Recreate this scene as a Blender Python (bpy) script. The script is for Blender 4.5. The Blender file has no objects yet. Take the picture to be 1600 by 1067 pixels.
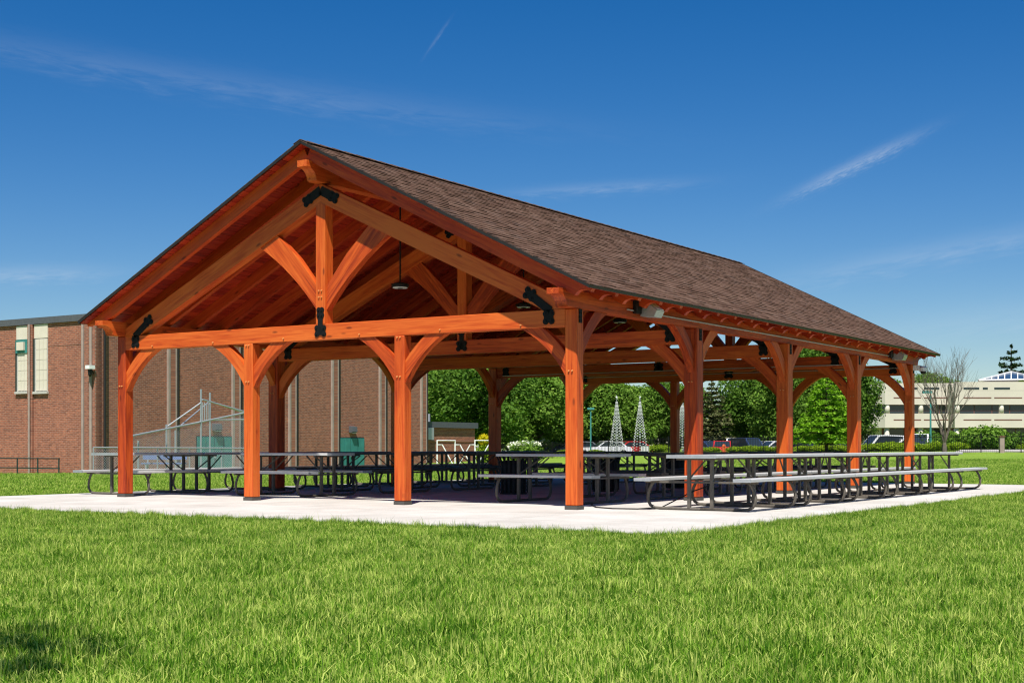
import bpy, bmesh, math, random
import numpy as np
from mathutils import Vector, Matrix
R = math.radians
C = bpy.context.scene.collection
scene = bpy.context.scene
random.seed(7); rng = np.random.default_rng(7)

# ------------------------------------------------------------------ camera, sky, sun
F, YH, HC = 2156.9, 697.7, 0.874            # focal length in photo pixels, horizon row, eye height
YAW = 0.5717                                 # the pavilion's turn against the view
X0, Y0 = 0.867, 19.21                        # its near right corner post
cd = bpy.data.cameras.new('camera'); cam = bpy.data.objects.new('camera', cd); C.objects.link(cam)
cam.location = (0, 0, HC); cam.rotation_euler = (R(90), 0, 0)
cd.sensor_width = 36; cd.lens = F/1600*36; cd.shift_y = (YH-533.5)/1600
cd.clip_start = .1; cd.clip_end = 3000
scene.camera = cam
SUN = Vector((-.039, -.575, 1)).normalized()  # direction to the sun
world = bpy.data.worlds.new('World'); scene.world = world; world.use_nodes = True
wt = world.node_tree; wt.nodes.clear()
def N(nt, t, **k):
    n = nt.nodes.new(t)
    for a, b in k.items(): setattr(n, a, b)
    return n
def M2(nt, op, a, b=None, c=None):
    n = N(nt, 'ShaderNodeMath', operation=op)
    for i, v in enumerate((a, b, c)):
        if v is None: continue
        if isinstance(v, (int, float)): n.inputs[i].default_value = v
        else: nt.links.new(v, n.inputs[i])
    return n.outputs[0]
sky = N(wt, 'ShaderNodeTexSky', sky_type='NISHITA', sun_disc=False)
sky.sun_elevation = math.asin(SUN.z); sky.sun_rotation = math.atan2(SUN.x, SUN.y)
sky.air_density = 1.0; sky.dust_density = .25; sky.ozone_density = 4.0; sky.altitude = 300
hs = N(wt, 'ShaderNodeHueSaturation'); hs.inputs['Saturation'].default_value = 1.42; hs.inputs['Hue'].default_value = .508; hs.inputs['Value'].default_value = 1.0
wt.links.new(sky.outputs[0], hs.inputs['Color'])
tc = N(wt, 'ShaderNodeTexCoord'); sp = N(wt, 'ShaderNodeSeparateXYZ'); wt.links.new(tc.outputs['Generated'], sp.inputs[0])
az = M2(wt, 'ARCTAN2', sp.outputs[0], sp.outputs[1]); el = M2(wt, 'ARCSINE', sp.outputs[2])
def streak(px, py, px2, py2, half_w, gain, nscale):
    a = [math.atan((p-800)/F) for p in (px, px2)]; e = [math.atan((YH-q)/F*math.cos(b)) for q, b in zip((py, py2), a)]
    ca, ce = sum(a)/2, sum(e)/2; dx, dy = a[1]-a[0], e[1]-e[0]; L = math.hypot(dx, dy)/2; ux, uy = dx/(2*L), dy/(2*L); w = half_w/F
    da = M2(wt, 'SUBTRACT', az, ca); de = M2(wt, 'SUBTRACT', el, ce)
    s = M2(wt, 'ADD', M2(wt, 'MULTIPLY', da, ux), M2(wt, 'MULTIPLY', de, uy))
    q = M2(wt, 'ADD', M2(wt, 'MULTIPLY', da, -uy), M2(wt, 'MULTIPLY', de, ux))
    cb = N(wt, 'ShaderNodeCombineXYZ'); wt.links.new(M2(wt, 'MULTIPLY', s, nscale*.22), cb.inputs[0]); wt.links.new(M2(wt, 'MULTIPLY', q, nscale*1.5), cb.inputs[1])
    nz = N(wt, 'ShaderNodeTexNoise'); nz.inputs['Detail'].default_value = 6; nz.inputs['Roughness'].default_value = .65; nz.inputs['Scale'].default_value = 10
    nz.inputs['Distortion'].default_value = .6
    wt.links.new(cb.outputs[0], nz.inputs['Vector'])
    qq = M2(wt, 'ADD', q, M2(wt, 'MULTIPLY', M2(wt, 'SUBTRACT', nz.outputs[0], .5), w*2.2))
    g = M2(wt, 'ADD', M2(wt, 'POWER', M2(wt, 'ABSOLUTE', M2(wt, 'DIVIDE', s, L)), 2.5), M2(wt, 'POWER', M2(wt, 'ABSOLUTE', M2(wt, 'DIVIDE', qq, w)), 2))
    g = M2(wt, 'EXPONENT', M2(wt, 'MULTIPLY', g, -1.3))
    nn = M2(wt, 'MULTIPLY', M2(wt, 'MAXIMUM', M2(wt, 'SUBTRACT', nz.outputs[0], .22), 0.), 2.2)
    return M2(wt, 'MULTIPLY', M2(wt, 'MULTIPLY', g, nn), gain)
tot = None
for a in [(-250, 20, 860, 195, 24, .085, 14), (1232, 308, 1440, 208, 10, .30, 60), (-120, 434, 175, 424, 14, .20, 22), (1210, 440, 1750, 340, 20, .15, 16),
          (780, 303, 1085, 284, 10, .14, 22), (664, 88, 702, 32, 2.5, .10, 60), (1380, 520, 1800, 470, 30, .10, 8)]:
    g = streak(*a); tot = g if tot is None else M2(wt, 'ADD', tot, g)
tot = M2(wt, 'MINIMUM', tot, .8)
mx = N(wt, 'ShaderNodeMixRGB'); wt.links.new(tot, mx.inputs[0]); wt.links.new(hs.outputs[0], mx.inputs[1]); mx.inputs[2].default_value = (8.0, 8.6, 9.2, 1)
bg = N(wt, 'ShaderNodeBackground'); bg.inputs['Strength'].default_value = .063
wo = N(wt, 'ShaderNodeOutputWorld'); wt.links.new(mx.outputs[0], bg.inputs['Color']); wt.links.new(bg.outputs[0], wo.inputs['Surface'])
sl = bpy.data.lights.new('sun', 'SUN'); sl.energy = 5.0; sl.angle = R(.53); sl.color = (1, .955, .88)
so = bpy.data.objects.new('sun', sl); C.objects.link(so); so.rotation_euler = SUN.to_track_quat('Z', 'Y').to_euler(); so.location = (0, -20, 40)
vs = scene.view_settings; vs.view_transform = 'Standard'; vs.look = 'None'; vs.gamma = 1; vs.use_curve_mapping = False; vs.exposure = .6
scene.cycles.max_bounces = 8; scene.cycles.transparent_max_bounces = 16; scene.cycles.use_denoising = True; scene.cycles.denoising_prefilter = 'FAST'; scene.cycles.filter_width = 1.2

# ------------------------------------------------------------------ materials
def mat(name, rough=.7, spec=.3):
    m = bpy.data.materials.new(name); m.use_nodes = True; nt = m.node_tree
    b = nt.nodes['Principled BSDF']; b.inputs['Roughness'].default_value = rough; b.inputs['Specular IOR Level'].default_value = spec
    return m, nt, b
def ramp(nt, fac, stops):
    r = N(nt, 'ShaderNodeValToRGB'); e = r.color_ramp.elements
    while len(e) < len(stops): e.new(.5)
    for i, (p, c) in enumerate(stops): e[i].position = p; e[i].color = (*c, 1)
    nt.links.new(fac, r.inputs[0]); return r.outputs[0]
def noise(nt, vec, scale, detail=4, rough=.6, dist=0.):
    n = N(nt, 'ShaderNodeTexNoise'); n.inputs['Scale'].default_value = scale; n.inputs['Detail'].default_value = detail
    n.inputs['Roughness'].default_value = rough; n.inputs['Distortion'].default_value = dist
    if vec is not None: nt.links.new(vec, n.inputs['Vector'])
    return n.outputs[0]
def mapping(nt, vec, scale=(1, 1, 1), loc=None):
    m = N(nt, 'ShaderNodeMapping'); m.inputs['Scale'].default_value = scale; nt.links.new(vec, m.inputs['Vector'])
    if loc is not None: nt.links.new(loc, m.inputs['Location'])
    return m.outputs[0]
def mixc(nt, fac, a, b, mode='MIX'):
    n = N(nt, 'ShaderNodeMixRGB', blend_type=mode)
    for i, v in zip((0, 1, 2), (fac, a, b)):
        if isinstance(v, (int, float)): n.inputs[i].default_value = v
        elif isinstance(v, tuple): n.inputs[i].default_value = (*v, 1)
        else: nt.links.new(v, n.inputs[i])
    return n.outputs[0]
def bump(nt, b, h, strength=.3, dist=.01):
    n = N(nt, 'ShaderNodeBump'); n.inputs['Strength'].default_value = strength; n.inputs['Distance'].default_value = dist
    nt.links.new(h, n.inputs['Height']); nt.links.new(n.outputs[0], b.inputs['Normal'])
def coords(nt, kind='Object'):
    return N(nt, 'ShaderNodeTexCoord').outputs[kind]
def rnd(nt): return N(nt, 'ShaderNodeObjectInfo').outputs['Random']
def rndvec(nt, k):
    cb = N(nt, 'ShaderNodeCombineXYZ'); r = rnd(nt)
    for i, s in enumerate((37., 91., 53.)): nt.links.new(M2(nt, 'MULTIPLY', r, s*k), cb.inputs[i])
    return cb.outputs[0]
MT = {}
def plain(key, col, rough=.6, spec=.3, metal=0., var=.12, nscale=6):
    m, nt, b = mat(key, rough, spec); b.inputs['Metallic'].default_value = metal
    n = noise(nt, coords(nt), nscale, 5)
    c = ramp(nt, n, [(.3, tuple(x*(1-var) for x in col)), (.7, tuple(min(1, x*(1+var)) for x in col))])
    nt.links.new(c, b.inputs['Base Color']); MT[key] = m; return m
def wood(key, c_dark, c_mid, c_light, rough=.55):
    m, nt, b = mat(key, rough, .35)
    v = mapping(nt, coords(nt), (1, 1, 1), rndvec(nt, 1.))
    g1 = noise(nt, mapping(nt, v, (1.1, 22, 22)), 1.0, 6, .65, .8)
    g2 = noise(nt, mapping(nt, v, (2.5, 90, 90)), 1.0, 3, .6)
    g3 = noise(nt, mapping(nt, v, (.5, 2.5, 2.5)), 1.0, 3, .5)
    f = M2(nt, 'ADD', M2(nt, 'MULTIPLY', g1, .55), M2(nt, 'ADD', M2(nt, 'MULTIPLY', g2, .2), M2(nt, 'MULTIPLY', g3, .35)))
    f = M2(nt, 'ADD', f, M2(nt, 'MULTIPLY', M2(nt, 'SUBTRACT', rnd(nt), .5), .20))
    col = ramp(nt, f, [(.41, c_dark), (.53, c_mid), (.66, c_light)])
    vo = N(nt, 'ShaderNodeTexVoronoi'); vo.inputs['Scale'].default_value = 1.0
    nt.links.new(mapping(nt, v, (1.7, 5, 5)), vo.inputs['Vector'])
    k = ramp(nt, vo.outputs['Distance'], [(.06, (1, 1, 1)), (.13, (0, 0, 0))])
    col = mixc(nt, M2(nt, 'MULTIPLY', k, .65), col, tuple(x*.35 for x in c_dark))
    nt.links.new(col, b.inputs['Base Color'])
    bump(nt, b, M2(nt, 'ADD', g1, M2(nt, 'MULTIPLY', g2, .6)), .25, .006)
    MT[key] = m
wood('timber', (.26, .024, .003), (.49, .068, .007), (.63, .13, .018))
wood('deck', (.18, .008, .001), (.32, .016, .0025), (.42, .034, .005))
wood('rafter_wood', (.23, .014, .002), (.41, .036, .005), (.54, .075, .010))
plain('steel_black', (.007, .007, .0075), .6, .2)
plain('shoe', (.075, .07, .062), .75)
plain('frame_brown', (.105, .092, .075), .55, .3, var=.25, nscale=20)
plain('galv', (.46, .47, .48), .42, .5, .6, .1, 20)
plain('white_paint', (.72, .72, .70), .5)
plain('drip', (.018, .017, .016), .5)
plain('black_plastic', (.01, .01, .011), .55)
plain('lens', (.75, .76, .74), .3)
plain('peg', (.62, .27, .09), .6)
plain('conduit', (.45, .44, .42), .4, .4, .5)
plain('rubber', (.015, .015, .015), .8)
plain('dark_green', (.012, .035, .03), .5)
plain('teal', (.05, .22, .2), .5)
plain('door_green', (.035, .19, .17), .45, .4, var=.2, nscale=1.5)
plain('cream', (.62, .56, .46), .7, var=.06, nscale=2)
plain('fascia', (.085, .09, .1), .6)
plain('sill', (.45, .43, .39), .8)
plain('stone_pale', (.30, .235, .20), .85, var=.15, nscale=3)
plain('asphalt', (.05, .05, .052), .9)
plain('red_paint', (.55, .03, .02), .4)
plain('orange_red', (.6, .12, .04), .5)
plain('office_wall', (.54, .49, .415), .85, var=.06, nscale=.3)
plain('office_red', (.15, .06, .05), .7)
plain('bark', (.075, .055, .042), .95, var=.35, nscale=8)
plain('bark_grey', (.13, .108, .088), .95, var=.3, nscale=6)
plain('tyre', (.012, .012, .012), .85)
plain('blue_bench', (.12, .17, .33), .5)
m, nt, b = mat('aluminium', .5, .4); b.inputs['Metallic'].default_value = .1
v = coords(nt); n1 = noise(nt, mapping(nt, v, (1.5, 30, 30)), 2, 5); n2 = noise(nt, v, 7, 4)
nt.links.new(ramp(nt, M2(nt, 'ADD', M2(nt, 'MULTIPLY', n1, .5), M2(nt, 'MULTIPLY', n2, .5)), [(.3, (.46, .455, .445)), (.7, (.60, .595, .58))]), b.inputs['Base Color'])
bump(nt, b, n1, .15, .003); MT['aluminium'] = m
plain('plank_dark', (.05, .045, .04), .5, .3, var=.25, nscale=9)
m, nt, b = mat('glass_dark', .08, .6); b.inputs['Base Color'].default_value = (.02, .03, .038, 1); MT['glass_dark'] = m
m, nt, b = mat('skylight', .12, .6); b.inputs['Base Color'].default_value = (.03, .06, .11, 1); MT['skylight'] = m
# concrete
m, nt, b = mat('concrete', .9, .2); v = coords(nt); v2 = mapping(nt, v, (1, 1, 1), rndvec(nt, 1))
n1 = noise(nt, v2, .9, 6, .6); n2 = noise(nt, v2, 45, 4, .7); n3 = noise(nt, mapping(nt, v2, (60, 1.5, 1)), 1, 3)
f = M2(nt, 'ADD', M2(nt, 'MULTIPLY', n1, .5), M2(nt, 'ADD', M2(nt, 'MULTIPLY', n2, .3), M2(nt, 'MULTIPLY', n3, .2)))
c = ramp(nt, f, [(.33, (.38, .35, .31)), (.5, (.50, .475, .435)), (.68, (.60, .575, .53))])
sp1 = noise(nt, v2, 9, 5, .8); spot = ramp(nt, sp1, [(.66, (0, 0, 0)), (.72, (1, 1, 1))])
c = mixc(nt, M2(nt, 'MULTIPLY', spot, .5), c, (.22, .19, .15)); st_ = ramp(nt, noise(nt, v2, .55, 6, .7, 1.), [(.42, (.72, .70, .67)), (.6, (1.04, 1.04, 1.04))]); c = mixc(nt, .35, c, st_, 'MULTIPLY'); nt.links.new(c, b.inputs['Base Color']); bump(nt, b, n2, .3, .004); MT['concrete'] = m
# shingles
m, nt, b = mat('shingle', .92, .15)
g = N(nt, 'ShaderNodeNewGeometry'); r1 = g.outputs['Random Per Island']; r2 = rnd(nt)
rr = M2(nt, 'FRACT', M2(nt, 'ADD', M2(nt, 'MULTIPLY', r1, 7.31), M2(nt, 'MULTIPLY', r2, 13.7)))
c = ramp(nt, rr, [(0, (.075, .040, .026)), (.35, (.098, .055, .037)), (.65, (.113, .065, .044)), (.88, (.138, .084, .060)), (1, (.085, .054, .042))])
sn = noise(nt, coords(nt), 160, 3, .8)
c = mixc(nt, .55, c, ramp(nt, sn, [(.35, (.6, .58, .56)), (.65, (1.3, 1.27, 1.24))]), 'MULTIPLY')
nt.links.new(c, b.inputs['Base Color']); bump(nt, b, sn, .5, .004); MT['shingle'] = m
# brick wall seen from far off: object X along the wall, Z up
def brickmat(key, c1, c2, mortar):
    m, nt, b = mat(key, .9, .2); v = coords(nt); s = N(nt, 'ShaderNodeSeparateXYZ'); nt.links.new(v, s.inputs[0])
    cb = N(nt, 'ShaderNodeCombineXYZ'); nt.links.new(s.outputs[0], cb.inputs[0]); nt.links.new(s.outputs[2], cb.inputs[1])
    t = N(nt, 'ShaderNodeTexBrick'); t.inputs['Scale'].default_value = 1.; t.inputs['Brick Width'].default_value = .3; t.inputs['Row Height'].default_value = .1
    t.inputs['Mortar Size'].default_value = .012; t.inputs['Bias'].default_value = -.15
    t.inputs['Color1'].default_value = (*c1, 1); t.inputs['Color2'].default_value = (*c2, 1); t.inputs['Mortar'].default_value = (*mortar, 1)
    nt.links.new(cb.outputs[0], t.inputs['Vector'])
    n1 = noise(nt, cb.outputs[0], .35, 5, .6); n2 = noise(nt, mapping(nt, cb.outputs[0], (3.3, 10, 1)), 1, 2)
    c = mixc(nt, .8, t.outputs[0], ramp(nt, n2, [(.3, (.62, .6, .62)), (.5, (1, 1, 1)), (.72, (1.35, 1.25, 1.15))]), 'MULTIPLY')
    c = mixc(nt, .6, c, ramp(nt, n1, [(.3, (.85, .83, .82)), (.7, (1.15, 1.13, 1.1))]), 'MULTIPLY')
    nt.links.new(c, b.inputs['Base Color']); MT[key] = m
brickmat('brick', (.31, .108, .064), (.20, .072, .048), (.30, .20, .15))
brickmat('brick_dark', (.30, .110, .068), (.19, .075, .052), (.29, .20, .155))
# lawn soil / turf seen from far
m, nt, b = mat('turf', .95, .1); v = coords(nt)
n1 = noise(nt, v, .25, 5, .6); n2 = noise(nt, v, 3.5, 5, .7); n3 = noise(nt, mapping(nt, v, (30, 30, 30)), 1, 3, .7)
f = M2(nt, 'ADD', M2(nt, 'MULTIPLY', n1, .35), M2(nt, 'ADD', M2(nt, 'MULTIPLY', n2, .3), M2(nt, 'MULTIPLY', n3, .35)))
nt.links.new(ramp(nt, f, [(.32, (.11, .19, .02)), (.5, (.20, .32, .038)), (.68, (.32, .42, .07))]), b.inputs['Base Color'])
bump(nt, b, M2(nt, 'ADD', n3, n2), 1., .06); MT['turf'] = m
def leafmat(key, c1, c2, c3, trans=.35, nscale=.45, wpos=False):
    m = bpy.data.materials.new(key); m.use_nodes = True; nt = m.node_tree; nt.nodes.clear()
    g = N(nt, 'ShaderNodeNewGeometry'); r1 = g.outputs['Random Per Island']
    n1 = noise(nt, g.outputs['Position'] if wpos else coords(nt), nscale, 4 if wpos else 3)
    f = M2(nt, 'ADD', M2(nt, 'MULTIPLY', r1, .5), M2(nt, 'MULTIPLY', n1, .5))
    if wpos: f = M2(nt, 'ADD', M2(nt, 'MULTIPLY', r1, .85), M2(nt, 'MULTIPLY', M2(nt, 'ADD', M2(nt, 'MULTIPLY', M2(nt, 'SUBTRACT', n1, .5), 2.6), .2), .38))
    c = ramp(nt, f, [(.22, c1), (.5, c2), (.78, c3)])
    d = N(nt, 'ShaderNodeBsdfDiffuse'); t = N(nt, 'ShaderNodeBsdfTranslucent'); x = N(nt, 'ShaderNodeMixShader'); o = N(nt, 'ShaderNodeOutputMaterial')
    nt.links.new(c, d.inputs[0]); tcx = mixc(nt, 1., c, (1.15, 1.25, .5), 'MULTIPLY'); nt.links.new(tcx, t.inputs[0]); x.inputs[0].default_value = trans
    nt.links.new(d.outputs[0], x.inputs[1]); nt.links.new(t.outputs[0], x.inputs[2])
    nt.links.new(x.outputs[0], o.inputs[0]); MT[key] = m
leafmat('leaf_mid', (.06, .13, .016), (.125, .235, .034), (.22, .34, .06))
leafmat('leaf_dark', (.04, .095, .014), (.09, .18, .028), (.17, .28, .046))
leafmat('leaf_bright', (.10, .22, .015), (.18, .35, .025), (.27, .45, .045))
leafmat('leaf_pine', (.055, .075, .026), (.11, .125, .05), (.18, .18, .08), .15)
leafmat('leaf_spruce', (.022, .045, .025), (.04, .075, .04), (.07, .105, .055), .15)
leafmat('leaf_hedge', (.12, .20, .012), (.20, .30, .02), (.30, .40, .035))
leafmat('leaf_yellow', (.35, .30, .01), (.5, .42, .015), (.6, .5, .03))
leafmat('petal', (.55, .58, .42), (.68, .70, .58), (.78, .78, .70), .2)
leafmat('grass', (.055, .15, .012), (.22, .405, .036), (.58, .64, .17), .40, 1.3, True)
# chain-link: wire lattice as cut-out on the flat mesh of the fence
m = bpy.data.materials.new('chain_link'); m.use_nodes = True; nt = m.node_tree; b = nt.nodes['Principled BSDF']
b.inputs['Base Color'].default_value = (.5, .51, .52, 1); b.inputs['Metallic'].default_value = .4; b.inputs['Roughness'].default_value = .5
s = N(nt, 'ShaderNodeSeparateXYZ'); nt.links.new(coords(nt), s.inputs[0])
def tri(e): return M2(nt, 'ABSOLUTE', M2(nt, 'SUBTRACT', M2(nt, 'FRACT', M2(nt, 'MULTIPLY', e, 11.)), .5))
d1 = tri(M2(nt, 'ADD', s.outputs[0], s.outputs[2])); d2 = tri(M2(nt, 'SUBTRACT', s.outputs[0], s.outputs[2]))
al = M2(nt, 'LESS_THAN', M2(nt, 'MINIMUM', d1, d2), .055); nt.links.new(al, b.inputs['Alpha']); MT['chain_link'] = m
def carpaint(key, col):
    m, nt, b = mat(key, .3, .5); b.inputs['Base Color'].default_value = (*col, 1); b.inputs['Coat Weight'].default_value = .6; MT[key] = m
carpaint('car_white', (.75, .75, .74)); carpaint('car_red', (.5, .02, .02)); carpaint('car_blue', (.03, .05, .12)); carpaint('car_grey', (.18, .19, .2)); carpaint('car_black', (.015, .015, .018))

# ------------------------------------------------------------------ mesh helpers
class MB:
    def __init__(s): s.v = []; s.f = []
    def add(s, vs, fs):
        o = len(s.v); s.v += [tuple(p) for p in vs]; s.f += [tuple(i+o for i in f) for f in fs]; return s
    def box(s, x0, x1, y0, y1, z0, z1):
        return s.add([(x0, y0, z0), (x1, y0, z0), (x1, y1, z0), (x0, y1, z0), (x0, y0, z1), (x1, y0, z1), (x1, y1, z1), (x0, y1, z1)],
                     [(0, 3, 2, 1), (4, 5, 6, 7), (0, 1, 5, 4), (1, 2, 6, 5), (2, 3, 7, 6), (3, 0, 4, 7)])
    def tube(s, pts, r, n=8, caps=True):
        pts = [Vector(p) for p in pts]; rs = r if isinstance(r, (list, tuple)) else [r]*len(pts)
        base = len(s.v); up = None; fs = []; vs = []
        for i, p in enumerate(pts):
            d = (pts[min(i+1, len(pts)-1)]-pts[max(i-1, 0)]).normalized()
            if up is None:
                up = Vector((0, 0, 1)) if abs(d.z) < .9 else Vector((1, 0, 0))
            a = d.cross(up).normalized(); b_ = a.cross(d).normalized(); up = b_
            for k in range(n):
                t = 2*math.pi*(k+.5)/n; vs.append(p+a*math.cos(t)*rs[i]+b_*math.sin(t)*rs[i])
        for i in range(len(pts)-1):
            for k in range(n):
                k2 = (k+1) % n; fs.append((i*n+k, (i+1)*n+k, (i+1)*n+k2, i*n+k2))
        if caps: fs.append(tuple(range(n))); fs.append(tuple((len(pts)-1)*n+k for k in reversed(range(n))))
        return s.add(vs, fs)
    def lathe(s, prof, n=16, cx=0, cy=0):
        vs = []; fs = []
        for (r, z) in prof:
            for k in range(n): t = 2*math.pi*k/n; vs.append((cx+r*math.cos(t), cy+r*math.sin(t), z))
        for i in range(len(prof)-1):
            for k in range(n): k2 = (k+1) % n; fs.append((i*n+k, i*n+k2, (i+1)*n+k2, (i+1)*n+k))
        fs.append(tuple(reversed(range(n)))); fs.append(tuple((len(prof)-1)*n+k for k in range(n)))
        return s.add(vs, fs)
    def prism(s, poly, y0, y1):        # polygon in x,z extruded along y
        n = len(poly); a = sum(poly[i][0]*poly[(i+1) % n][1]-poly[(i+1) % n][0]*poly[i][1] for i in range(n))
        if a < 0: poly = poly[::-1]
        vs = [(p[0], y0, p[1]) for p in poly]+[(p[0], y1, p[1]) for p in poly]
        fs = [tuple(range(n)), tuple(reversed(range(n, 2*n)))]+[(i, i+n, (i+1) % n+n, (i+1) % n) for i in range(n)]
        return s.add(vs, fs)
    def mesh(s, name, m=None, smooth=False):
        me = bpy.data.meshes.new(name); me.from_pydata(s.v, [], s.f); me.update()
        if m: me.materials.append(MT[m])
        if smooth: me.polygons.foreach_set('use_smooth', [True]*len(me.polygons))
        return me
    def build(s, name, m, parent=None, smooth=False):
        return obj(name, s.mesh(name, m, smooth), parent)
def obj(name, me, parent=None, mw=None):
    o = bpy.data.objects.new(name, me); C.objects.link(o)
    if parent is not None: o.parent = parent
    if mw is not None: o.matrix_local = mw; LM[o.name] = mw.copy()
    return o
LM = {}
def tag(o, label=None, cat=None, group=None, kind=None):
    for k, v_ in (('label', label), ('category', cat), ('group', group), ('kind', kind)):
        if v_: o[k] = v_
    return o
def empty(name, loc=(0, 0, 0), rz=0.):
    o = bpy.data.objects.new(name, None); C.objects.link(o); o.location = loc; o.rotation_euler = (0, 0, rz); o.empty_display_size = .2; return o
def copy_tree(o, parent=None):
    c = o.copy(); C.objects.link(c); c.parent = parent
    for ch in list(o.children): copy_tree(ch, c)
    return c
_bc = {}
def bevel_box(lx, ly, lz, m, bev=.006):
    k = (round(lx, 4), round(ly, 4), round(lz, 4), m, bev)
    if k not in _bc:
        bm = bmesh.new(); bmesh.ops.create_cube(bm, size=1.); bmesh.ops.scale(bm, vec=(lx, ly, lz), verts=bm.verts)
        if bev: bmesh.ops.bevel(bm, geom=bm.edges[:], offset=bev, segments=1, affect='EDGES')
        me = bpy.data.meshes.new('timber'); bm.to_mesh(me); bm.free(); me.materials.append(MT[m]); _bc[k] = me
    return _bc[k]
def frame(o, ex, ez):                 # matrix with local X along ex, local Z near ez
    ex = Vector(ex).normalized(); ez = Vector(ez); ez = (ez-ex*ez.dot(ex)).normalized(); ey = ez.cross(ex)
    m_ = Matrix.Identity(4)
    for i in range(3): m_[i][0], m_[i][1], m_[i][2], m_[i][3] = ex[i], ey[i], ez[i], o[i]
    return m_
def beam(name, p0, p1, w, d, parent, m='timber', up=(0, 0, 1), bev=.006):    # timber from p0 to p1 (axis), w sideways, d in the up direction
    p0, p1 = Vector(p0), Vector(p1)
    return obj(name, bevel_box((p1-p0).length, w, d, m, bev), parent, frame((p0+p1)/2, p1-p0, up))
def shaped(name, o, e1, poly, th, ang, parent, m='timber'):   # polygon in (e1, z) plane through o, thickness th across, grain along angle ang
    o = Vector(o); e1 = Vector(e1); e2 = Vector((0, 0, 1)); ca, sa = math.cos(ang), math.sin(ang)
    ex = e1*ca+e2*sa; ez = e2*ca-e1*sa
    pts = [(p[0]*ca+p[1]*sa, -p[0]*sa+p[1]*ca) for p in poly]
    cx = sum(p[0] for p in pts)/len(pts); cz = sum(p[1] for p in pts)/len(pts)
    b_ = MB().prism([(p[0]-cx, p[1]-cz) for p in pts], -th/2, th/2)
    return obj(name, b_.mesh(name, m), parent, frame(o+ex*cx+ez*cz, ex, ez))
def arc(p, q, sag, n=7):              # points from p to q bowed to the left of p->q by sag
    p, q = Vector(p), Vector(q); d = q-p; nrm = Vector((-d.y, d.x)).normalized()
    return [tuple(p+d*t+nrm*sag*4*t*(1-t)) for t in [i/(n-1) for i in range(n)]]

# ------------------------------------------------------------------ frames of reference
ca, sa = math.cos(YAW), math.sin(YAW)
UD, VD = Vector((-ca, sa, 0)), Vector((sa, ca, 0))
def UV(u, v, z=0.): return Vector((X0, Y0, z))+UD*u+VD*v
def PX(px, py, D): return Vector(((px-800)/F*D, D, HC-(py-YH)/F*D))
def ray_v(px, v):                      # u where the pixel column meets the plane v
    dx, dy = (px-800)/F, 1.; du = -dx*ca+dy*sa; dv = dx*sa+dy*ca; ou = X0*ca-Y0*sa; ov = -X0*sa-Y0*ca
    return ou+(v-ov)/dv*du
def ray_u(px, u):
    dx, dy = (px-800)/F, 1.; du = -dx*ca+dy*sa; dv = dx*sa+dy*ca; ou = X0*ca-Y0*sa; ov = -X0*sa-Y0*ca
    return ov+(u-ou)/du*dv
def sst(a, b_, x): t = np.clip((x-a)/(b_-a), 0, 1); return t*t*(3-2*t)
def gz(x, y):
    g = np.interp(x, [-60, -22, -8, 2.5, 10.6, 32, 70], [-.75, -.68, -.4, -.08, .33, .47, .6])
    y = np.asarray(y, float); v = (np.asarray(x, float)-X0)*sa+(y-Y0)*ca
    base = -.045+(g+.045)*sst(38, 78, y)
    berm = .16*sst(76.8, 79, v)
    return (base+berm)*(1-sst(83, 96, v)) + (-.08)*sst(83, 96, v)

# ------------------------------------------------------------------ ground
xs = np.unique(np.concatenate([np.linspace(-900, -80, 10), np.arange(-80, 80.1, 2.), np.linspace(80, 900, 10)]))
ys = np.unique(np.concatenate([np.linspace(-60, 0, 7), np.arange(0, 130.1, 2.), np.linspace(130, 1500, 14)]))
gx, gy = np.meshgrid(xs, ys); gzv = gz(gx, gy)
nv = len(xs); vtx = np.stack([gx, gy, gzv], -1).reshape(-1, 3)
fc = [(j*nv+i, j*nv+i+1, (j+1)*nv+i+1, (j+1)*nv+i) for j in range(len(ys)-1) for i in range(nv-1)]
g_ = MB(); g_.v = [tuple(p) for p in vtx]; g_.f = fc
tag(g_.build('lawn', 'turf', None, True), kind='structure')

# concrete pad: base with panels cut by joints
U0, U1, V0, V1 = -3.55, 11.15, -4.15, 16.35
pad = empty('concrete_pad', UV(0, 0), -YAW); tag(pad, kind='structure')
MB().box(-U1+.01, -U0-.01, V0+.01, V1-.01, -.12, -.012).build('pad_base', 'shoe', pad)
ux = np.linspace(U0, U1, 6); vx = np.linspace(V0, V1, 8)
pm = None
for i in range(5):
    for j in range(7):
        w_, d_ = ux[1]-ux[0], vx[1]-vx[0]
        if pm is None: pm = bevel_box(w_-.018, d_-.018, .11, 'concrete', .006)
        obj('panel', pm, pad, Matrix.Translation((-(ux[i]+ux[i+1])/2, (vx[j]+vx[j+1])/2, -.055)))

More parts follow.
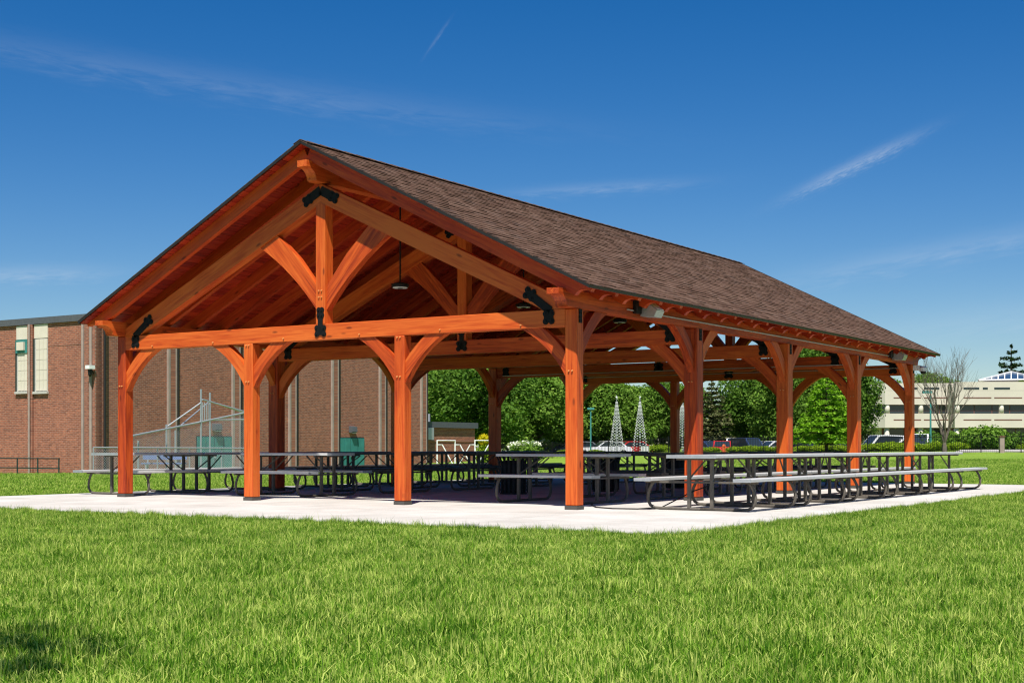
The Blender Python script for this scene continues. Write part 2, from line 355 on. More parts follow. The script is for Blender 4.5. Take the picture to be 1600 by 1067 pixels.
# ------------------------------------------------------------------ pavilion
W, Ln = 9.06, 15.60
UP = [0, 2.99, 6.07, W]                       # posts of the gable walls
VP = [0, 3.86, 7.80, 11.70, Ln]               # trusses
ZT0, ZT1 = 2.545, 2.79                        # tie beam
ZP1 = 3.03                                    # top of the eave beam
E_, OF = .555, .558; ZE, ZR = 3.05, 5.5755
TH = math.atan((ZR-ZE)/(W/2+E_)); CT, ST = math.cos(TH), math.sin(TH); SL = (W/2+E_)/CT
pav = empty('picnic_pavilion', UV(0, 0), -YAW)
tag(pav, 'open timber pavilion stained orange with brown shingled gable roof', 'pavilion')
peg_me = MB().tube([(0, 0, 0), (0, -.022, 0)], .011, 7).mesh('peg', 'peg')
def peg(parent_obj, u, v, z, face='f'):
    mw = Matrix.Translation((-u, v, z)) @ (Matrix.Identity(4) if face == 'f' else Matrix.Rotation(R(90), 4, 'Z'))
    o = bpy.data.objects.new('peg', peg_me); C.objects.link(o); o.parent = parent_obj; o.matrix_local = LM[parent_obj.name].inverted() @ mw
def sub(parent_obj, name, me, mw):
    o = bpy.data.objects.new(name, me); C.objects.link(o); o.parent = parent_obj; o.matrix_local = LM[parent_obj.name].inverted() @ mw; return o
shoe_me = {}
def post(u, v, w):
    p = beam('post', (-u, v, .055), (-u, v, ZT1-.001 if (u < .1 or u > W-.1) else ZT0-.001), w, w, pav, up=(1, 0, 0), bev=.012)
    if w not in shoe_me: shoe_me[w] = MB().box(-w/2-.004, w/2+.004, -w/2-.004, w/2+.004, 0, .054).mesh('post_shoe', 'shoe')
    sub(p, 'post_shoe', shoe_me[w], Matrix.Translation((-u, v, 0))); return p
def knee(u, v, e1, w, leg=.75, drop=.72, ztop=ZT0, th=.125):      # curved brace from a post out along e1 up to a beam
    a0 = w/2-.004
    lo = arc((a0+leg, ztop), (a0, ztop-drop), -.085, 9); hi = arc((a0, ztop-drop+.34), (a0+leg-.36, ztop), .02, 5)
    k = shaped('knee_brace', (-u, v, 0), e1, lo+hi, th, R(45), pav); return k
posts = {}
for k, v in enumerate(VP):
    for j, u in enumerate(UP):
        if 0 < j < 3 and 0 < k < 4: continue
        w = .236 if 0 < k < 4 else .19
        p = posts[(j, k)] = post(u, v, w)
        if j < 3: knee(u, v, (-1, 0, 0), w)            # towards larger u
        if j > 0: knee(u, v, (1, 0, 0), w)
        if j in (0, 3):
            if k < 4: knee(u, v, (0, 1, 0), w, ztop=ZT1-.002)
            if k > 0: knee(u, v, (0, -1, 0), w, ztop=ZT1-.002)
        f_ = v-w/2-.001
        for dz in ((.05, .62) if 0 < j < 3 else (.62,)):
            for du in (-.028, .028): peg(p, u+du, f_, ZT0-dz if dz > .3 else ZT0-.03, 'f')
        if j == 0:                                      # strap joining post and eave beam, outer face
            s_ = MB().box(0, .006, -.045, .045, -.20, -.01)
            for yy in (-.02, .02):
                for zz in (-.17, -.12, -.06): s_.lathe([(.009, 0), (.009, .001)], 6) if False else s_.box(.006, .014, yy-.009, yy+.009, zz-.009, zz+.009)
            sub(p, 'post_strap', s_.mesh('post_strap', 'steel_black'), Matrix.Translation((w/2+.001-u, v, ZT1)))
# gusset plates (black steel with lobed ends and bolts), plane x,z, facing -y
def plate_mesh(paths, lobes, bolts):
    b_ = MB()
    for (p, q, wd) in paths:
        p, q = Vector(p), Vector(q); d = (q-p).normalized(); n_ = Vector((-d.y, d.x))*wd/2
        b_.prism([tuple(p+n_), tuple(q+n_), tuple(q-n_), tuple(p-n_)], -.010, 0)
    for (x, z, r_) in lobes:
        b_.prism([(x+r_*math.cos(t*math.pi/6), z+r_*math.sin(t*math.pi/6)) for t in range(12)], -.0115, 0)
    for (x, z) in bolts:
        b_.prism([(x+.016*math.cos(t*math.pi/3), z+.016*math.sin(t*math.pi/3)) for t in range(6)], -.027, -.011)
    return b_.mesh('gusset_plate', 'steel_black')
SC = .4645; ca_ = math.atan(SC)
def cluster(cx, cz, ang, dx, dz):
    c_, s_ = math.cos(ang), math.sin(ang); return [(cx+a*dx*c_-b_*dz*s_, cz+a*dx*s_+b_*dz*c_) for a in (-1, 1) for b_ in (-1, 1)]
def mk_plate(cl, paths):
    paths = [((p[0]*.88, p[1]*.88), (q[0]*.88, q[1]*.88), w_*.95) for p, q, w_ in paths]
    return plate_mesh(paths, [(x*.88, z*.88, .046) for c in cl for x, z in c], [(p[0]*.88, p[1]*.88) for c in cl for p in c])
h1 = cluster(.30, -.125, 0, .055, .06); hx, hz = .66, .27
h2 = cluster(hx, hz, ca_, .06, .05)
heelL = mk_plate([h1, h2], [((.30, -.20), (.30, .0), .16), ((.27, -.02), (hx+.07, hz+.04), .125)])       # rises to +x
heelR = mk_plate([[(-x, z) for x, z in h1], [(-x, z) for x, z in h2]], [((-.30, -.20), (-.30, .0), .16), ((-.27, -.02), (-hx-.07, hz+.04), .125)])
kb = cluster(0, -.125, 0, .08, .055); kt = cluster(0, .20, 0, .035, .045)
king_pl = mk_plate([kb, kt], [((0, -.19), (0, .26), .10), ((-.10, -.125), (.10, -.125), .14)])
pk = [cluster(s_*.30, -.30*SC-.13, -s_*ca_, .06, .045) for s_ in (-1, 1)]
peak_pl = mk_plate(pk, [((0, -.115), (s_*.34, -.34*SC-.13), .15) for s_ in (-1, 1)])
for k, v in enumerate(VP):
    w = .236 if 0 < k < 4 else .19; th = .18
    tr = empty('truss', (0, 0, 0)); tr.parent = pav
    cx = -W/2
    tb = beam('tie_beam', (-W+w/2+.001, v, (ZT0+ZT1)/2), (-w/2-.001, v, (ZT0+ZT1)/2), th, ZT1-ZT0, tr)
    zb = lambda d: 4.685-SC*d
    zt = lambda d: 4.98-SC*d
    hw = W/2-w/2-.002; dd = (4.685-ZT1-.002)/SC
    for s_ in (-1, 1):
        shaped('principal_rafter', (cx, v, 0), (s_, 0, 0), [(.001, zt(0)), (hw, zt(hw)), (hw, ZT1+.002), (dd, ZT1+.002), (.001, zb(0))], th-.006, -ca_, tr)
        lo = arc((1.30, zb(1.30)-.001), (.094, 3.0), -.075, 9); hi = [(.094, 3.38), (.50, 3.86), (.93, zb(.93)-.001)]
        shaped('king_brace', (cx, v, 0), (s_, 0, 0), lo+hi, .12, R(48), tr)
    kp = shaped('king_post', (cx, v, 0), (1, 0, 0), [(-.095, ZT1+.001), (-.095, zb(.095)-.002), (0, zb(0)-.002), (.095, zb(.095)-.002), (.095, ZT1+.001)], .186, R(90), tr)
    for fs in (-1, 1):
        y_ = v+fs*(th/2+.001); rot = Matrix.Identity(4) if fs < 0 else Matrix.Rotation(math.pi, 4, 'Z')
        for nm, x_, z_, me in (('gusset_plate', -W+w/2, ZT1, heelL if fs < 0 else heelR), ('gusset_plate', -w/2, ZT1, heelR if fs < 0 else heelL),
                               ('gusset_plate', cx, ZT1, king_pl), ('gusset_plate', cx, 4.98, peak_pl)):
            off = .004 if me is king_pl else 0
            obj(nm, me, tr, Matrix.Translation((x_, y_+fs*off, z_)) @ rot)
    if k == 0:
        for u_ in (.82, 2.23, 3.75, 5.30, 6.85, 8.28): peg(tb, u_, v-th/2-.001, ZT0+.05)
        for du in (-.028, .028):
            for dz in (.42, .52): peg(kp, W/2+du, v-.094, ZT1+dz)
# eave beams and ridge beam with shaped ends
def ogee_beam(name, x, z0, z1, w, y0, y1):
    h = z1-z0; n = 7
    prof = [(y0, z1), (y0, z1-.34*h), (y0+.03, z1-.34*h)]
    prof += [(y0+.03+.20*math.sin(t*math.pi/2/n), z1-.34*h-(h*.62)*(1-math.cos(t*math.pi/2/n))) for t in range(1, n+1)]
    prof += [(y0+.25, z0+.012), (y0+.25, z0)]
    back = [(y0+y1-y_, z_) for y_, z_ in prof][::-1]
    return shaped(name, (x, 0, 0), (0, 1, 0), prof+back, w, 0, pav)
for x in (0, -W): ogee_beam('eave_beam', x, ZT1+.001, ZP1, .19, -.585, Ln+.585)
ogee_beam('ridge_beam', -W/2, 4.985, 5.275, .19, -.53, Ln+.53)
# common rafters with curved tails
def slope(s_, t, n_, y): return Vector((-W/2+s_*(t*CT+n_*ST), y, ZR-t*ST+n_*CT))
RD, NT_ = .19, -.062
nr = 25; ry = np.linspace(-.36, Ln+.36, nr)
for s_ in (-1, 1):
    t0, t1 = .10, SL-.02
    # profile in (t, n): top straight, tail end cut with a cove
    prof = [(t0, NT_), (t1, NT_), (t1, NT_-.045), (t1-.015, NT_-.045)]
    prof += [(t1-.015-.19*math.sin(a*math.pi/12), NT_-.045-.135*(1-math.cos(a*math.pi/12))) for a in range(1, 7)]
    prof += [(t1-.215, NT_-RD), (t0, NT_-RD)]
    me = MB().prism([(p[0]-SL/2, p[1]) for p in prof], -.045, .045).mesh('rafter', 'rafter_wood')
    for y in ry:
        o = slope(s_, SL/2, 0, y); ex = Vector((s_*CT, 0, -ST)); ez = Vector((s_*ST, 0, CT))
        obj('rafter', me, pav, frame(o, ex, ez))
# roof: sheathing, boards under it, shingles on it
roof = MB()
YA, YB = -OF, Ln+OF
for s_ in (-1, 1):
    c = [slope(s_, t, n_, y) for n_ in (-.024, -.012) for y in (YA+.004, YB-.004) for t in (.004, SL-.004)]
    roof.add(c, [(0, 1, 3, 2), (4, 6, 7, 5), (0, 4, 5, 1), (2, 3, 7, 6), (0, 2, 6, 4), (1, 5, 7, 3)])
roof = roof.build('roof', 'drip', pav)
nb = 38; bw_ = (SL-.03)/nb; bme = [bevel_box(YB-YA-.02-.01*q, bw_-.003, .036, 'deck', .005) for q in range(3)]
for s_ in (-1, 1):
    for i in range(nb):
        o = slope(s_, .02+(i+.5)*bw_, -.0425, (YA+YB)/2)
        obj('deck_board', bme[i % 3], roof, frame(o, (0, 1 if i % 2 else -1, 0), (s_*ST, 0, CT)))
# metal drip edge along rakes and eaves
de = MB()
for s_ in (-1, 1):
    for ya, yb in ((YA-.012, YA), (YB, YB+.012)):
        c = [slope(s_, t, n_, y) for n_ in (-.045, .004) for y in (ya, yb) for t in (0, SL)]
        de.add(c, [(0, 1, 3, 2), (4, 6, 7, 5), (0, 4, 5, 1), (2, 3, 7, 6), (0, 2, 6, 4), (1, 5, 7, 3)])
    c = [slope(s_, t, n_, y) for n_ in (-.05, .002) for y in (YA-.012, YB+.012) for t in (SL+.001, SL+.014)]
    de.add(c, [(0, 1, 3, 2), (4, 6, 7, 5), (0, 4, 5, 1), (2, 3, 7, 6), (0, 2, 6, 4), (1, 5, 7, 3)])
de.build('drip_edge', 'drip', roof)
EXPO = .142; ncs = int(SL/EXPO)+1; pieces = []
sh_me = {}
def sh_mesh(w, kk):
    if (w, kk) not in sh_me:
        t_ = .005+.004*kk
        b_ = MB(); L_ = EXPO+.03
        # local X across (along the building), Y down the slope; butt end thicker
        vs_ = [(-w/2, -L_, .001), (w/2, -L_, .001), (w/2, 0, .004), (-w/2, 0, .004), (-w/2, -L_, .002), (w/2, -L_, .002), (w/2, 0, .004+t_), (-w/2, 0, .004+t_)]
        b_.add(vs_, [(0, 3, 2, 1), (4, 5, 6, 7), (0, 1, 5, 4), (1, 2, 6, 5), (2, 3, 7, 6), (3, 0, 4, 7)])
        sh_me[(w, kk)] = b_.mesh('shingle', 'shingle')
    return sh_me[(w, kk)]
WS = [.10, .14, .18, .22, .26]
for s_ in (-1, 1):
    rest = MB(); rr_ = random.Random(5+s_)
    for c in range(ncs):
        t = SL+.018-c*EXPO
        if t < .10: break
        y = YA-.014; first = True
        while y < YB+.010:
            w = rr_.choice(WS)
            if first: w = rr_.choice(WS[:4]); first = False
            w = min(w, YB+.014-y)
            if w < .03: break
            kk = rr_.choice((0, 0, 1, 2)); pieces.append((s_, t, y+w/2, w, kk)); y += w
    mine = [p for p in pieces if p[0] == s_]
    camv = -16.6
    key = lambda p: (p[2]-camv)**2+(p[1]*CT-5.)**2*.3
    near = set()
    if s_ == 1:
        near = set(map(id, sorted([p for p in mine if p[3] in WS], key=key)[:300]))
    for p in mine:
        mw = frame(slope(s_, p[1], -.010, p[2]), (0, -s_, 0), (s_*ST, 0, CT))
        # local Y must run down the slope
        ey = Vector((s_*CT, 0, -ST)); ex = ey.cross(Vector((s_*ST, 0, CT)))
        mw = frame(slope(s_, p[1], -.010, p[2]), ex, (s_*ST, 0, CT))
        if id(p) in near: obj('shingle', sh_mesh(p[3], p[4]), roof, mw)
        else:
            t_ = .005+.004*p[4]; w = p[3]; L_ = EXPO+.03
            vs_ = [(-w/2, -L_, .001), (w/2, -L_, .001), (w/2, 0, .004), (-w/2, 0, .004), (-w/2, -L_, .002), (w/2, -L_, .002), (w/2, 0, .004+t_), (-w/2, 0, .004+t_)]
            rest.add([mw @ Vector(q) for q in vs_], [(4, 5, 6, 7), (0, 1, 5, 4), (1, 2, 6, 5), (2, 3, 7, 6), (3, 0, 4, 7)])
    tag(rest.build('shingle_field', 'shingle', roof), kind='stuff')
rc = MB()
y = YA-.014; q = 0
while y < YB:
    l_ = min(.15, YB+.014-y); z_ = .004*(q % 2)+.006
    for s_ in (-1, 1):
        a, b_ = slope(s_, 0, .004+z_, y), slope(s_, .15, .012+z_, y)
        a2, b2 = slope(s_, 0, .010+z_, y), slope(s_, .15, .018+z_, y); dv_ = Vector((0, l_+.02, -.004))
        rc.add([a, b_, b_+dv_, a+dv_, a2, b2, b2+dv_, a2+dv_], [(0, 3, 2, 1), (4, 5, 6, 7), (0, 1, 5, 4), (1, 2, 6, 5), (2, 3, 7, 6), (3, 0, 4, 7)])
    y += l_; q += 1
tag(rc.build('ridge_cap', 'shingle', roof), kind='stuff')
# conduit lines along the eave beam and across the far truss
cb_ = MB(); xo = .095+.014
cb_.tube([(xo, 1.35, ZT1+.10), (xo, Ln-.7, ZT1+.10)], .011, 6); cb_.build('conduit', 'conduit', pav)
cb_ = MB(); yb_ = VP[4]-.105; cb_.tube([(-W+.3, yb_, ZT0+.17), (-.2, yb_, ZT0+.17)], .011, 6)
cb_.tube([(-3.05, yb_-.02, ZT0-.1), (-3.05, yb_-.02, 1.3)], .012, 6) if False else None
cb_.build('conduit', 'conduit', pav)
cb_ = MB(); yb_ = VP[3]-.105; cb_.tube([(-W+.3, yb_, ZT0+.05), (-.2, yb_, ZT0+.05)], .011, 6); cb_.build('conduit', 'conduit', pav)

def L2W(x, y, z): return UV(-x, y, z)
# flood lights on the right eave beam
def flood(v, label):
    e = empty('flood_light', L2W(.098, v, ZT1+.13), -YAW); tag(e, label, 'flood light', 'flood lights on the eave beam')
    MB().box(0, .06, -.19, -.02, -.07, .12).build('mount_box', 'black_plastic', e)
    b_ = MB(); b_.add([(.02, 0, -.10), (.25, 0, -.12), (.30, 0, -.02), (.10, 0, .13), (.02, .25, -.10), (.25, .25, -.12), (.30, .25, -.02), (.10, .25, .13)],
                      [(0, 1, 2, 3), (7, 6, 5, 4), (0, 4, 5, 1), (1, 5, 6, 2), (2, 6, 7, 3), (3, 7, 4, 0)]); b_.build('housing', 'galv', e)
    b_ = MB(); b_.add([(.112, .02, .129), (.298, .02, -.010), (.298, .23, -.010), (.112, .23, .129), (.116, .02, .134), (.302, .02, -.005), (.302, .23, -.005), (.116, .23, .134)],
                      [(0, 1, 2, 3), (4, 7, 6, 5), (0, 4, 5, 1), (1, 5, 6, 2), (2, 6, 7, 3), (3, 7, 4, 0)]); b_.build('lens', 'lens', e)
flood(1.75, 'grey flood light on eave beam beside the front corner post')
flood(13.9, 'grey flood light on eave beam near the security camera')
e = empty('security_camera', L2W(.098, Ln+.02, ZT1-.16), -YAW); tag(e, 'white dome security camera on the rear corner post', 'security camera')
MB().box(0, .16, -.07, .07, .02, .14).build('bracket', 'white_paint', e); MB().lathe([(.085, .03), (.095, .0), (.095, .08), (.05, .12)], 14, .22, 0).build('housing', 'white_paint', e)
MB().lathe([(.02, -.07), (.055, -.05), (.07, 0)], 14, .22, 0).build('dome', 'black_plastic', e)
# pendant lamps
for v, where in ((1.95, 'first bay behind the front gable'), (5.85, 'second bay of the pavilion'), (9.75, 'third bay of the pavilion'), (13.65, 'last bay before the rear gable')):
    e = empty('pendant_lamp', L2W(-W/2, v, 3.56), -YAW); tag(e, 'black disc pendant lamp on a long rod in the '+where, 'lamp', 'pendant lamps under the ridge')
    MB().tube([(0, 0, .07), (0, 0, 4.984-3.56)], .014, 8).build('rod', 'black_plastic', e)
    MB().lathe([(.13, .0), (.15, .015), (.15, .055), (.06, .085)], 24).build('shade', 'black_plastic', e)
    MB().lathe([(.125, -.012), (.125, -.001)], 24).build('lens', 'lens', e); MB().lathe([(.045, -.02), (.045, -.0125)], 16).build('sensor', 'black_plastic', e)

# ------------------------------------------------------------------ picnic tables
TL, TW = 2.03, .74
def make_table(pm_='aluminium', cm_='galv'):
    t = empty('picnic_table')
    def plank(name, y0, y1, z1, n):
        p = empty(name); p.parent = t
        wd = (y1-y0)/n
        for i in range(n):
            a, b_ = y0+i*wd+.003, y0+(i+1)*wd-.003
            m_ = bevel_box(TL, b_-a, .042, pm_, .004)
            obj('plank', m_, p, Matrix.Translation((0, (a+b_)/2, z1-.021)))
        for sx in (-1, 1):
            MB().box(sx*TL/2-(.0 if sx > 0 else .006), sx*TL/2+(.006 if sx > 0 else .0), y0+.001, y1-.001, z1-.045, z1+.001).build('end_cap', cm_, p)
        return p
    plank('table_top', -TW/2, TW/2, .762, 3)
    for s_ in (-1, 1): plank('bench', min(s_*.61, s_*.87), max(s_*.61, s_*.87), .445, 1)
    for sx in (-1, 1):
        fx = sx*(TL/2-.30)
        fr = empty('frame'); fr.parent = t
        b_ = MB()
        for s_ in (-1, 1):
            pth = [(fx, 0, .022), (fx, s_*.60, .022), (fx, s_*.70, .028), (fx, s_*.765, .06), (fx, s_*.80, .12), (fx, s_*.805, .19), (fx, s_*.785, .27), (fx, s_*.745, .35), (fx, s_*.70, .40)]
            b_.tube(pth, .022, 8)
        b_.build('foot_tube', 'frame_brown', fr, True)
        for s_ in (-1, 1): MB().box(fx-.022, fx+.022, s_*.17-.022, s_*.17+.022, .03, .715).build('leg', 'frame_brown', fr)
        MB().box(fx-.019, fx+.019, -.84, .84, .372, .401).build('bench_arm', 'frame_brown', fr)
        MB().box(fx-.019, fx+.019, -.36, .36, .690, .719).build('top_arm', 'frame_brown', fr)
        for s_ in (-1, 1):
            MB().tube([(fx, s_*.17, .43), (fx-sx*.40, s_*.10, .70)], .012, 6).build('stay', 'frame_brown', fr)
    return t
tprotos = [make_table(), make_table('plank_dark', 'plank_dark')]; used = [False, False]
def table(u, v, along_v, label, group, dk=0):
    o = tprotos[dk] if not used[dk] else copy_tree(tprotos[dk]); used[dk] = True
    o.location = UV(u, v, 0.0); o.rotation_euler = (0, 0, (-YAW+R(90) if along_v else -YAW)+R(random.uniform(-.5, .5))); tag(o, label, 'picnic table', group); return o
ordn = ['first', 'second', 'third', 'fourth', 'fifth', 'sixth', 'seventh']
for i in range(6):
    table(-1.62, .35+TL/2+i*2.06, True, 'sunlit picnic table beside the flood light eave, %s from the front gable' % ordn[i], 'sunlit picnic tables along the open right side')
for i in range(7):
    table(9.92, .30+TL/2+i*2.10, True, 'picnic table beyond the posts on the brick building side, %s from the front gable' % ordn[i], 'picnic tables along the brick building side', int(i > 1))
for i in range(6):
    vc = 1.30+.78+i*2.28
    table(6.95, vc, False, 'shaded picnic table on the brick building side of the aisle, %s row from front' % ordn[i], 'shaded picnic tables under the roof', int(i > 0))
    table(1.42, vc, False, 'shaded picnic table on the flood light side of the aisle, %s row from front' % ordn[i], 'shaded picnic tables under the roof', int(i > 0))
# litter bins with flared slatted tops
def make_bin():
    e = empty('litter_bin')
    MB().lathe([(.20, .03), (.215, .05), (.215, .60), (.20, .62)], 18).build('liner', 'black_plastic', e)
    for k in range(20):
        t = 2*math.pi*k/20; c_, s_ = math.cos(t), math.sin(t); prof = [(.27, .03), (.275, .30), (.275, .54), (.285, .62), (.33, .71), (.365, .745)]
        tx, ty = -s_*.022, c_*.022; b_ = MB(); vs_ = []
        for (r_, z) in prof: vs_ += [(r_*c_+tx, r_*s_+ty, z), (r_*c_-tx, r_*s_-ty, z), ((r_-.007)*c_-tx, (r_-.007)*s_-ty, z), ((r_-.007)*c_+tx, (r_-.007)*s_+ty, z)]
        fs_ = []
        for i in range(len(prof)-1):
            for q in range(4): fs_.append((i*4+q, i*4+(q+1) % 4, i*4+4+(q+1) % 4, i*4+4+q))
        fs_ += [(3, 2, 1, 0), tuple(len(vs_)-4+q for q in range(4))]
        b_.add(vs_, fs_); b_.build('slat', 'black_plastic', e)
    b_ = MB()
    for z in (.08, .34, .60): b_.lathe([(.266, z-.018), (.268, z-.018), (.268, z+.018), (.266, z+.018)], 24) if False else b_.tube([(.262*math.cos(2*math.pi*k/24), .262*math.sin(2*math.pi*k/24), z) for k in range(25)], .009, 6, False)
    b_.build('hoop', 'black_plastic', e); MB().lathe([(.255, 0), (.255, .028)], 20).build('base', 'black_plastic', e)
    return e
bp = make_bin()
for i, (u, v, lb) in enumerate([(4.12, 4.85, 'black slatted litter bin in the aisle, nearest the front gable'), (3.45, 7.15, 'black slatted litter bin in the middle of the aisle'), (3.30, 9.9, 'black slatted litter bin in the aisle, nearest the rear gable')]):
    o = bp if i == 0 else copy_tree(bp); o.location = UV(u, v, 0); tag(o, lb, 'litter bin', 'litter bins in the pavilion aisle')
# black cable lying under the first sunlit table
b_ = MB(); b_.tube([UV(1.0, 2.3, .011), UV(.4, 1.2, .011), UV(.0, .62, .011), UV(-.4, .38, .011), UV(-.75, .46, .011), UV(-1.0, .7, .03), UV(-1.3, 1.1, .25), UV(-1.6, 1.5, .40)], .009, 6)
tag(b_.build('cable', 'rubber'), 'thin dark cable trailing over the slab to the first sunlit table', 'cable')

# ------------------------------------------------------------------ brick school building on the left
CU, CV = 49.9, 34.2; ZB = -.80; ZW = 7.75
def wall_box(name, m, parent, x0, x1, y0, y1, z0, z1): return MB().box(x0, x1, y0, y1, z0, z1).build(name, m, parent)
sch = empty('brick_building', UV(CU, CV, 0), -YAW); tag(sch, 'long two-storey red brick building with green doors', 'building')
VE = ray_u(666, CU)-CV                          # length of the long wall
# local x = -u offset, y = v offset. Front (left) wall in plane y=0 for x<0; long wall plane x=0, runs +y
fw = MB().box(-32, -.30, 0, .4, ZB, ZW).build('wall', 'brick', sch)
lw = obj('wall', MB().box(0, VE, 0, .4, ZB, ZW).mesh('wall', 'brick_dark'), sch, Matrix.Rotation(R(90), 4, 'Z'))
bk = MB().box(-31.6, -.41, .41, VE-.01, ZW-.6, ZW-.05).build('roof_deck', 'fascia', sch)
cp = MB(); cp.box(-32.1, .12, -.12, .5, ZW+.002, ZW+.36); cp.box(-.42, .10, .5, VE+.1, ZW+.002, ZW+.36); cp.build('roof_edge', 'fascia', sch)
MB().box(-32, -.30, -.015, -.001, ZW-1.28, ZW-1.22).build('string_course', 'brick_dark', sch)
def xf(px): return -(ray_v(px, CV)-CU)
def yl(px): return ray_u(px, CU)-CV
Dl = lambda px: (UV(ray_v(px, CV), CV)).y
def zf(px, py): return HC-(py-YH)/F*Dl(px)
for (xa, xb, top, split, bot, ac) in ((27, 44.5, 510, 531, 612, True), (55, 75, 507, 529, 612, False)):
    a, b2 = xf(xa), xf(xb); zt_, zs, zb_ = zf(xa, top), zf(xa, split), zf(xa, bot)
    wn = MB().box(a, b2, -.03, .1, zb_, zs-.02).build('window', 'sill', sch); MB().box(a-.10, a-.001, -.06, .1, zb_, zs-.02).build('frame', 'dark_green', wn)
    MB().box(a-.02, b2+.02, -.05, .1, zs, min(zt_, ZW-.02)).build('panel', 'cream', sch)
    n = 3
    for i in range(n):
        for j in range(5):
            pa = a+.14+(b2-a-.16)*i/n; pb = a+.14+(b2-a-.16)*(i+1)/n-.025; za = zb_+.05+(zs-zb_-.1)*j/5; zc = zb_+.05+(zs-zb_-.1)*(j+1)/5-.02
            if ac and j == 4: continue
            obj('pane', bevel_box(pb-pa, .03, zc-za, 'cream', 0), wn, Matrix.Translation(((pa+pb)/2, -.04, (za+zc)/2)))
    if ac:
        MB().box(a-.03, b2+.03, -.10, -.031, zs-.78, zs-.02).build('frame', 'door_green', wn)
        MB().box(a+.20, b2-.18, -.22, -.101, zs-.62, zs-.16).build('air_conditioner', 'cream', wn)
    MB().box(a-.08, b2+.06, -.14, .05, zb_-.13, zb_-.001).build('sill', 'sill', sch)
# downpipes and pilasters
pl = MB().box(xf(45.5), xf(53), -.12, -.001, ZB, ZW-.01).build('pilaster', 'brick_dark', sch)
MB().tube([(xf(50), -.2, ZB+.1), (xf(50), -.2, ZW)], .06, 8).build('downpipe', 'stone_pale', sch)
for xx in (-.95, -.30): MB().tube([(xx, -.10, ZB+.1), (xx, -.10, ZW)], .09, 8).build('downpipe', 'stone_pale', sch)
MB().box(-.80, -.45, -.12, -.002, ZB, ZW-.005).build('pilaster', 'brick_dark', sch)
MB().box(-.29, .0, -.05, .39, ZB, ZW-.01).build('corner_pier', 'brick_dark', sch)
MB().tube([(.17, .45, ZB+.1), (.17, .45, ZW)], .07, 8).build('downpipe', 'drip', sch)
for px in (268, 368, 456, 522.5, 596.5, 661):
    y_ = yl(px); pi = MB()
    pi.box(.001, .14, y_-.36, y_-.20, ZB, ZW-.01); pi.build('pilaster_edge', 'stone_pale', sch)
    MB().box(.001, .12, y_-.19, y_+.20, ZB, ZW-.02).build('pilaster', 'brick_dark', sch)
    MB().box(.001, .14, y_+.21, y_+.31, ZB, ZW-.03).build('pilaster_edge', 'stone_pale', sch)
    MB().tube([(.08, y_+.44, ZB+.1), (.08, y_+.44, ZW)], .05, 6).build('downpipe', 'drip', sch)
for (xa, xb) in ((306.5, 361.5), (525.5, 568.5)):
    a, b2 = yl(xa), yl(xb); zt_ = 1.45
    dr = MB().box(.001, .03, a, b2, ZB+.1, zt_+.06).build('door', 'dark_green', sch)
    n = 4
    for i in range(n):
        w_ = (b2-a)/n; MB().box(.031, .075 if i % 2 == 0 else .06, a+w_*i+.05, a+w_*(i+1)-.02, ZB+.14, zt_).build('door_leaf', 'door_green', dr)
    MB().box(.031, .14, (a+b2)/2-.05, (a+b2)/2+.05, ZB+1.0, ZB+1.12).build('handle', 'galv', dr)
    wl = empty('wall_light', UV(CU-.002, CV+(a+b2)/2+.1, zt_+.55), -YAW); tag(wl, 'grey wall pack light above the %s green door' % ('nearer' if xa < 400 else 'farther'), 'wall light', 'wall lights above the green doors')
    b_ = MB(); b_.prism([(0, -.14), (.12, -.2), (.34, -.12), (.30, .22), (0, .26)], -.26, .26); b_.build('housing', 'fascia', wl); MB().box(.125, .30, -.22, .22, -.205, -.175).build('lens', 'lens', wl)
wc = empty('wall_camera', UV(CU+.05, CV-.05, HC-(577-YH)/F*75), -YAW); tag(wc, 'white security camera box high on the brick building corner', 'security camera')
MB().box(-.17, .17, -.50, -.12, .0, .20).build('housing', 'white_paint', wc); MB().tube([(0, -.06, -.25), (0, -.25, .02)], .04, 6).build('arm', 'black_plastic', wc); MB().lathe([(.04, -.42), (.10, -.30), (.12, -.03)], 12, 0, -.32).build('dome', 'black_plastic', wc)
# low wing behind
wg = empty('brick_annex', UV(CU+1.2, CV+VE+.3, 0), -YAW); tag(wg, 'low flat-roofed brick annex at the end of the tall brick wall', 'building')
D2 = 99.; zt2 = HC+40.5/F*D2
y2 = ray_u(742, CU+1.2)-CV-VE-.3
obj('wall', MB().box(0, y2, 0, .3, ZB, zt2-.45).mesh('wall', 'brick'), wg, Matrix.Rotation(R(90), 4, 'Z'))
MB().box(-8, -.31, y2-.3, y2, ZB, zt2-.45).build('end_wall', 'brick', wg)
MB().box(-8, .18, -.0, y2+.2, zt2-.44, zt2).build('roof_edge', 'fascia', wg); MB().box(.001, .04, 0.1, y2, zt2-1.5, zt2-1.4).build('string_course', 'brick_dark', wg)
MB().box(.05, .3, 1.2, 1.9, zt2-1.35, zt2-.45).build('vent_box', 'galv', wg)
MB().tube([(-3, y2-2, zt2), (-3, y2-2, zt2+.7)], .12, 8).build('roof_vent', 'galv', wg)
